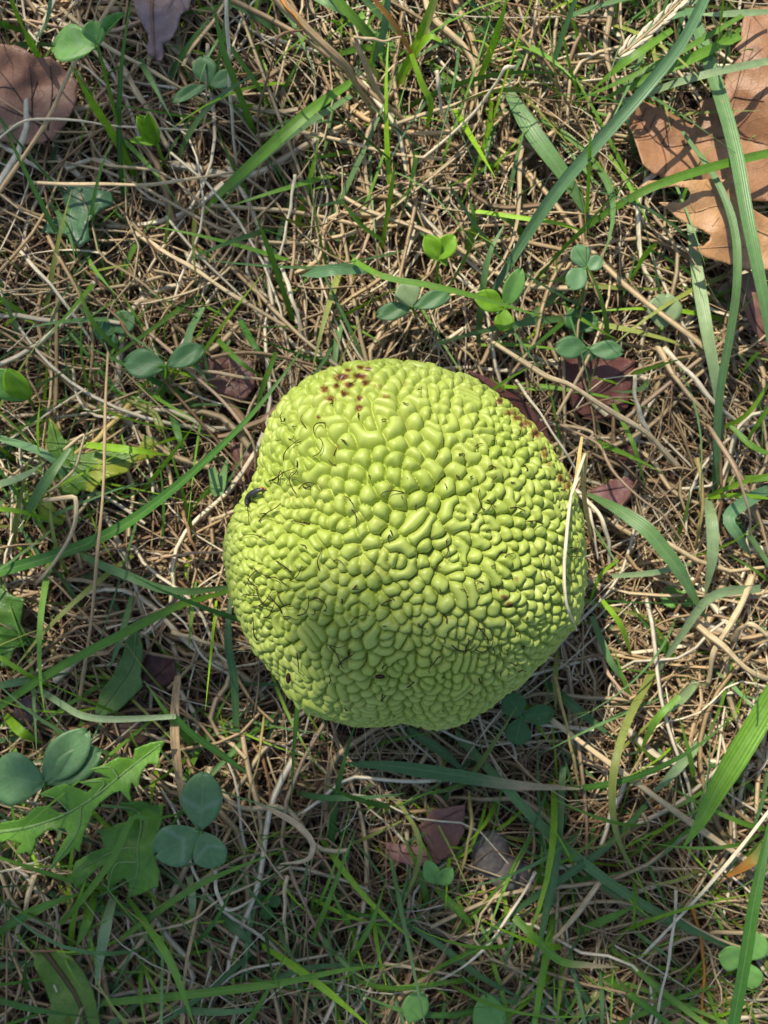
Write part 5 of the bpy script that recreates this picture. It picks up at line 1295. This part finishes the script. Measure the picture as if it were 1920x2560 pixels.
fibres('dead_blades', 'flat withered grass blades matted into the thatch', 1000, HALF, (0.004, 0.013), (0.04, 0.13), (0.0006, 0.0016), M_STRAW, STRAWC[[0, 1, 2, 3, 4, 8, 9, 10]], d_straw, 12, 34, 1.1, flat=0.16)
fibres('chaff', 'fine broken chaff and leaf crumbs on the soil', 3500, HALF, (0.0004, 0.006), (0.003, 0.010), (0.0003, 0.0010), M_STRAW, np.array([C['brown'], (0.20, 0.10, 0.06), (0.16, 0.075, 0.05), C['tan'], (0.34, 0.22, 0.13), C['straw']]), None, 3, 35, 1.5, flat=0.3)
GRC = np.array([C['green'], C['green'], C['lime'], C['deep'], C['teal'], C['teal'], C['dteal'], C['olive']])
tufts('grass', 'fine living green grass growing through the straw', 1500, HALF, (0.025, 0.070), (0.0004, 0.0014), (0.5, 1.35), GRC, d_green, 7, 41)
tufts('grass_sprouts', 'short bright grass sprouts standing in the thatch', 900, HALF, (0.012, 0.036), (0.00035, 0.0010), (0.2, 1.0), GRC[[0, 1, 2, 2, 4]], d_green, 6, 42, clump=0.004)
# the lawn goes on outside the picture
def ring_(x, y): return ((np.abs(x - 960) > 1240) | (np.abs(y - 1280) > 1560)).astype(float)
fibres('outer_straw', 'dry straw of the surrounding lawn', 9500, (0.7, 0.75), (0.001, 0.014), (0.04, 0.12), (0.0006, 0.0014), M_STRAW, STRAWC, ring_, 6, 51, 1.0)
tufts('outer_grass', 'green grass of the surrounding lawn', 5500, (0.7, 0.75), (0.03, 0.06), (0.0008, 0.0018), (0.3, 1.2), GRC, ring_, 6, 52)

# ------------------------------------------------------------------ unseen tree added sunward, its leaves placed to shade parts of the turf
def build_tree():
    r = np.random.default_rng(5)
    to_s = np.array(to_sun)
    flat = np.array([to_s[0], to_s[1], 0]); flat /= np.linalg.norm(flat)
    foot = flat * 3.4 + np.array([-0.9, 0.3, 0])
    tree = thing('shade_tree', (foot[0], foot[1], 0.0), 'unseen broad-leaved tree with leaves placed to dapple the turf with shade', 'tree')
    bark = plain('grey_brown_bark', (0.07, 0.05, 0.035), (0.16, 0.12, 0.09), 30, 0.9, 0.8)
    top = foot + np.array([0.15, -0.1, 4.6])
    Pk = resample([foot + (0, 0, -0.1), foot + (0.03, 0, 1.2), foot + (0.1, -0.05, 2.8), top], 20)
    V, F, st = tube_geo(Pk, np.linspace(0.16, 0.05, 20), 12); child('trunk', V, F, bark, tree)
    leaves = []
    k = TX * H / 960
    def mask(x, y):  # leaf density, shaped so the shade lands on chosen turf patches
        m = 0.45 / (1 + np.exp(-(y - 1990) / 45.0)) * (1 - 0.65 * g2(x, y, 1900, 1950, 330, 260))
        m = np.maximum(m, 0.6 * g2(x, y, 330, 1640, 230, 190)); m = np.maximum(m, 0.62 * g2(x, y, 180, 260, 380, 330))
        out_ = ((np.abs(x - 960) > 1150) | (y < -300) | (y > 2700))
        return np.where(out_, np.maximum(m, 0.5), m)
    px_ = r.uniform(-900, 2900, 1700); py_ = r.uniform(-900, 3500, 1700)
    keep = r.uniform(0, 1, 1700) < mask(px_, py_)
    for x, y in zip(px_[keep], py_[keep]):
        leaves.append(np.array([(x - 960) * k, (1280 - y) * k, 0]) + to_s * r.uniform(1.9, 2.7))
    nl = len(leaves)
    for _ in range(1600):                                   # the rest of the crown round the trunk top
        d = r.normal(size=3); d /= np.linalg.norm(d)
        c_ = top + d * np.array([1.2, 1.2, 0.9]) * r.uniform(0.5, 1.0)
        tpar = c_[2] / to_s[2]; g_ = c_ - to_s * tpar
        if abs(g_[0]) < 0.45 and abs(g_[1]) < 0.5: continue
        leaves.append(c_)
    Vl, Fl, n = [], [], 0
    shape = np.array([(0, -.5), (.28, -.3), (.5, -.05), (.3, .12), (.22, .35), (0, .55), (-.22, .35), (-.3, .12), (-.5, -.05), (-.28, -.3)])
    for c_ in leaves:
        a = r.uniform(0, 6.28); sz = r.uniform(0.028, 0.050)
        nrm_ = to_s * 0.4 + np.array([0, 0, 0.8]) + r.normal(0, 0.3, 3); nrm_ /= np.linalg.norm(nrm_)
        t1 = np.cross(nrm_, (math.cos(a), math.sin(a), 0.1)); t1 /= np.linalg.norm(t1); t2 = np.cross(nrm_, t1)
        pts = c_ + sz * (shape[:, :1] * t1 + shape[:, 1:] * t2 + nrm_ * (0.35 * np.abs(shape[:, :1])))
        Vl.append(np.concatenate([pts, pts - nrm_ * 0.0003])); q = np.arange(10)
        Fl.append(np.concatenate([[q + n], [q[::-1] + n + 10]])); n += 20
    V = np.concatenate(Vl); F = np.concatenate(Fl)
    child('crown', V, F, M_BROAD, tree, col=np.repeat(np.array([(0.07, 0.16, 0.025)]) * r.uniform(0.7, 1.3, (len(leaves), 1)), 20, 0), st=np.zeros((len(V), 3)), smooth=False, kind='stuff')
    for q in range(7):
        e = (np.array([(-0.26, -0.12, 0), (-0.12, -0.27, 0), (-0.30, 0.20, 0), (-0.02, -0.33, 0)][q]) + to_s * 2.75) if q < 4 else top + r.normal(0, 0.8, 3) * (1, 1, 0.4)
        b0 = Pk[11 + q]
        Pb = resample([b0, (b0 + e) / 2 + (0, 0, 0.25), e], 14)
        V, F, st = tube_geo(Pb, np.linspace(0.035, 0.006, 14), 8); child('limb', V, F, bark, tree)
build_tree()
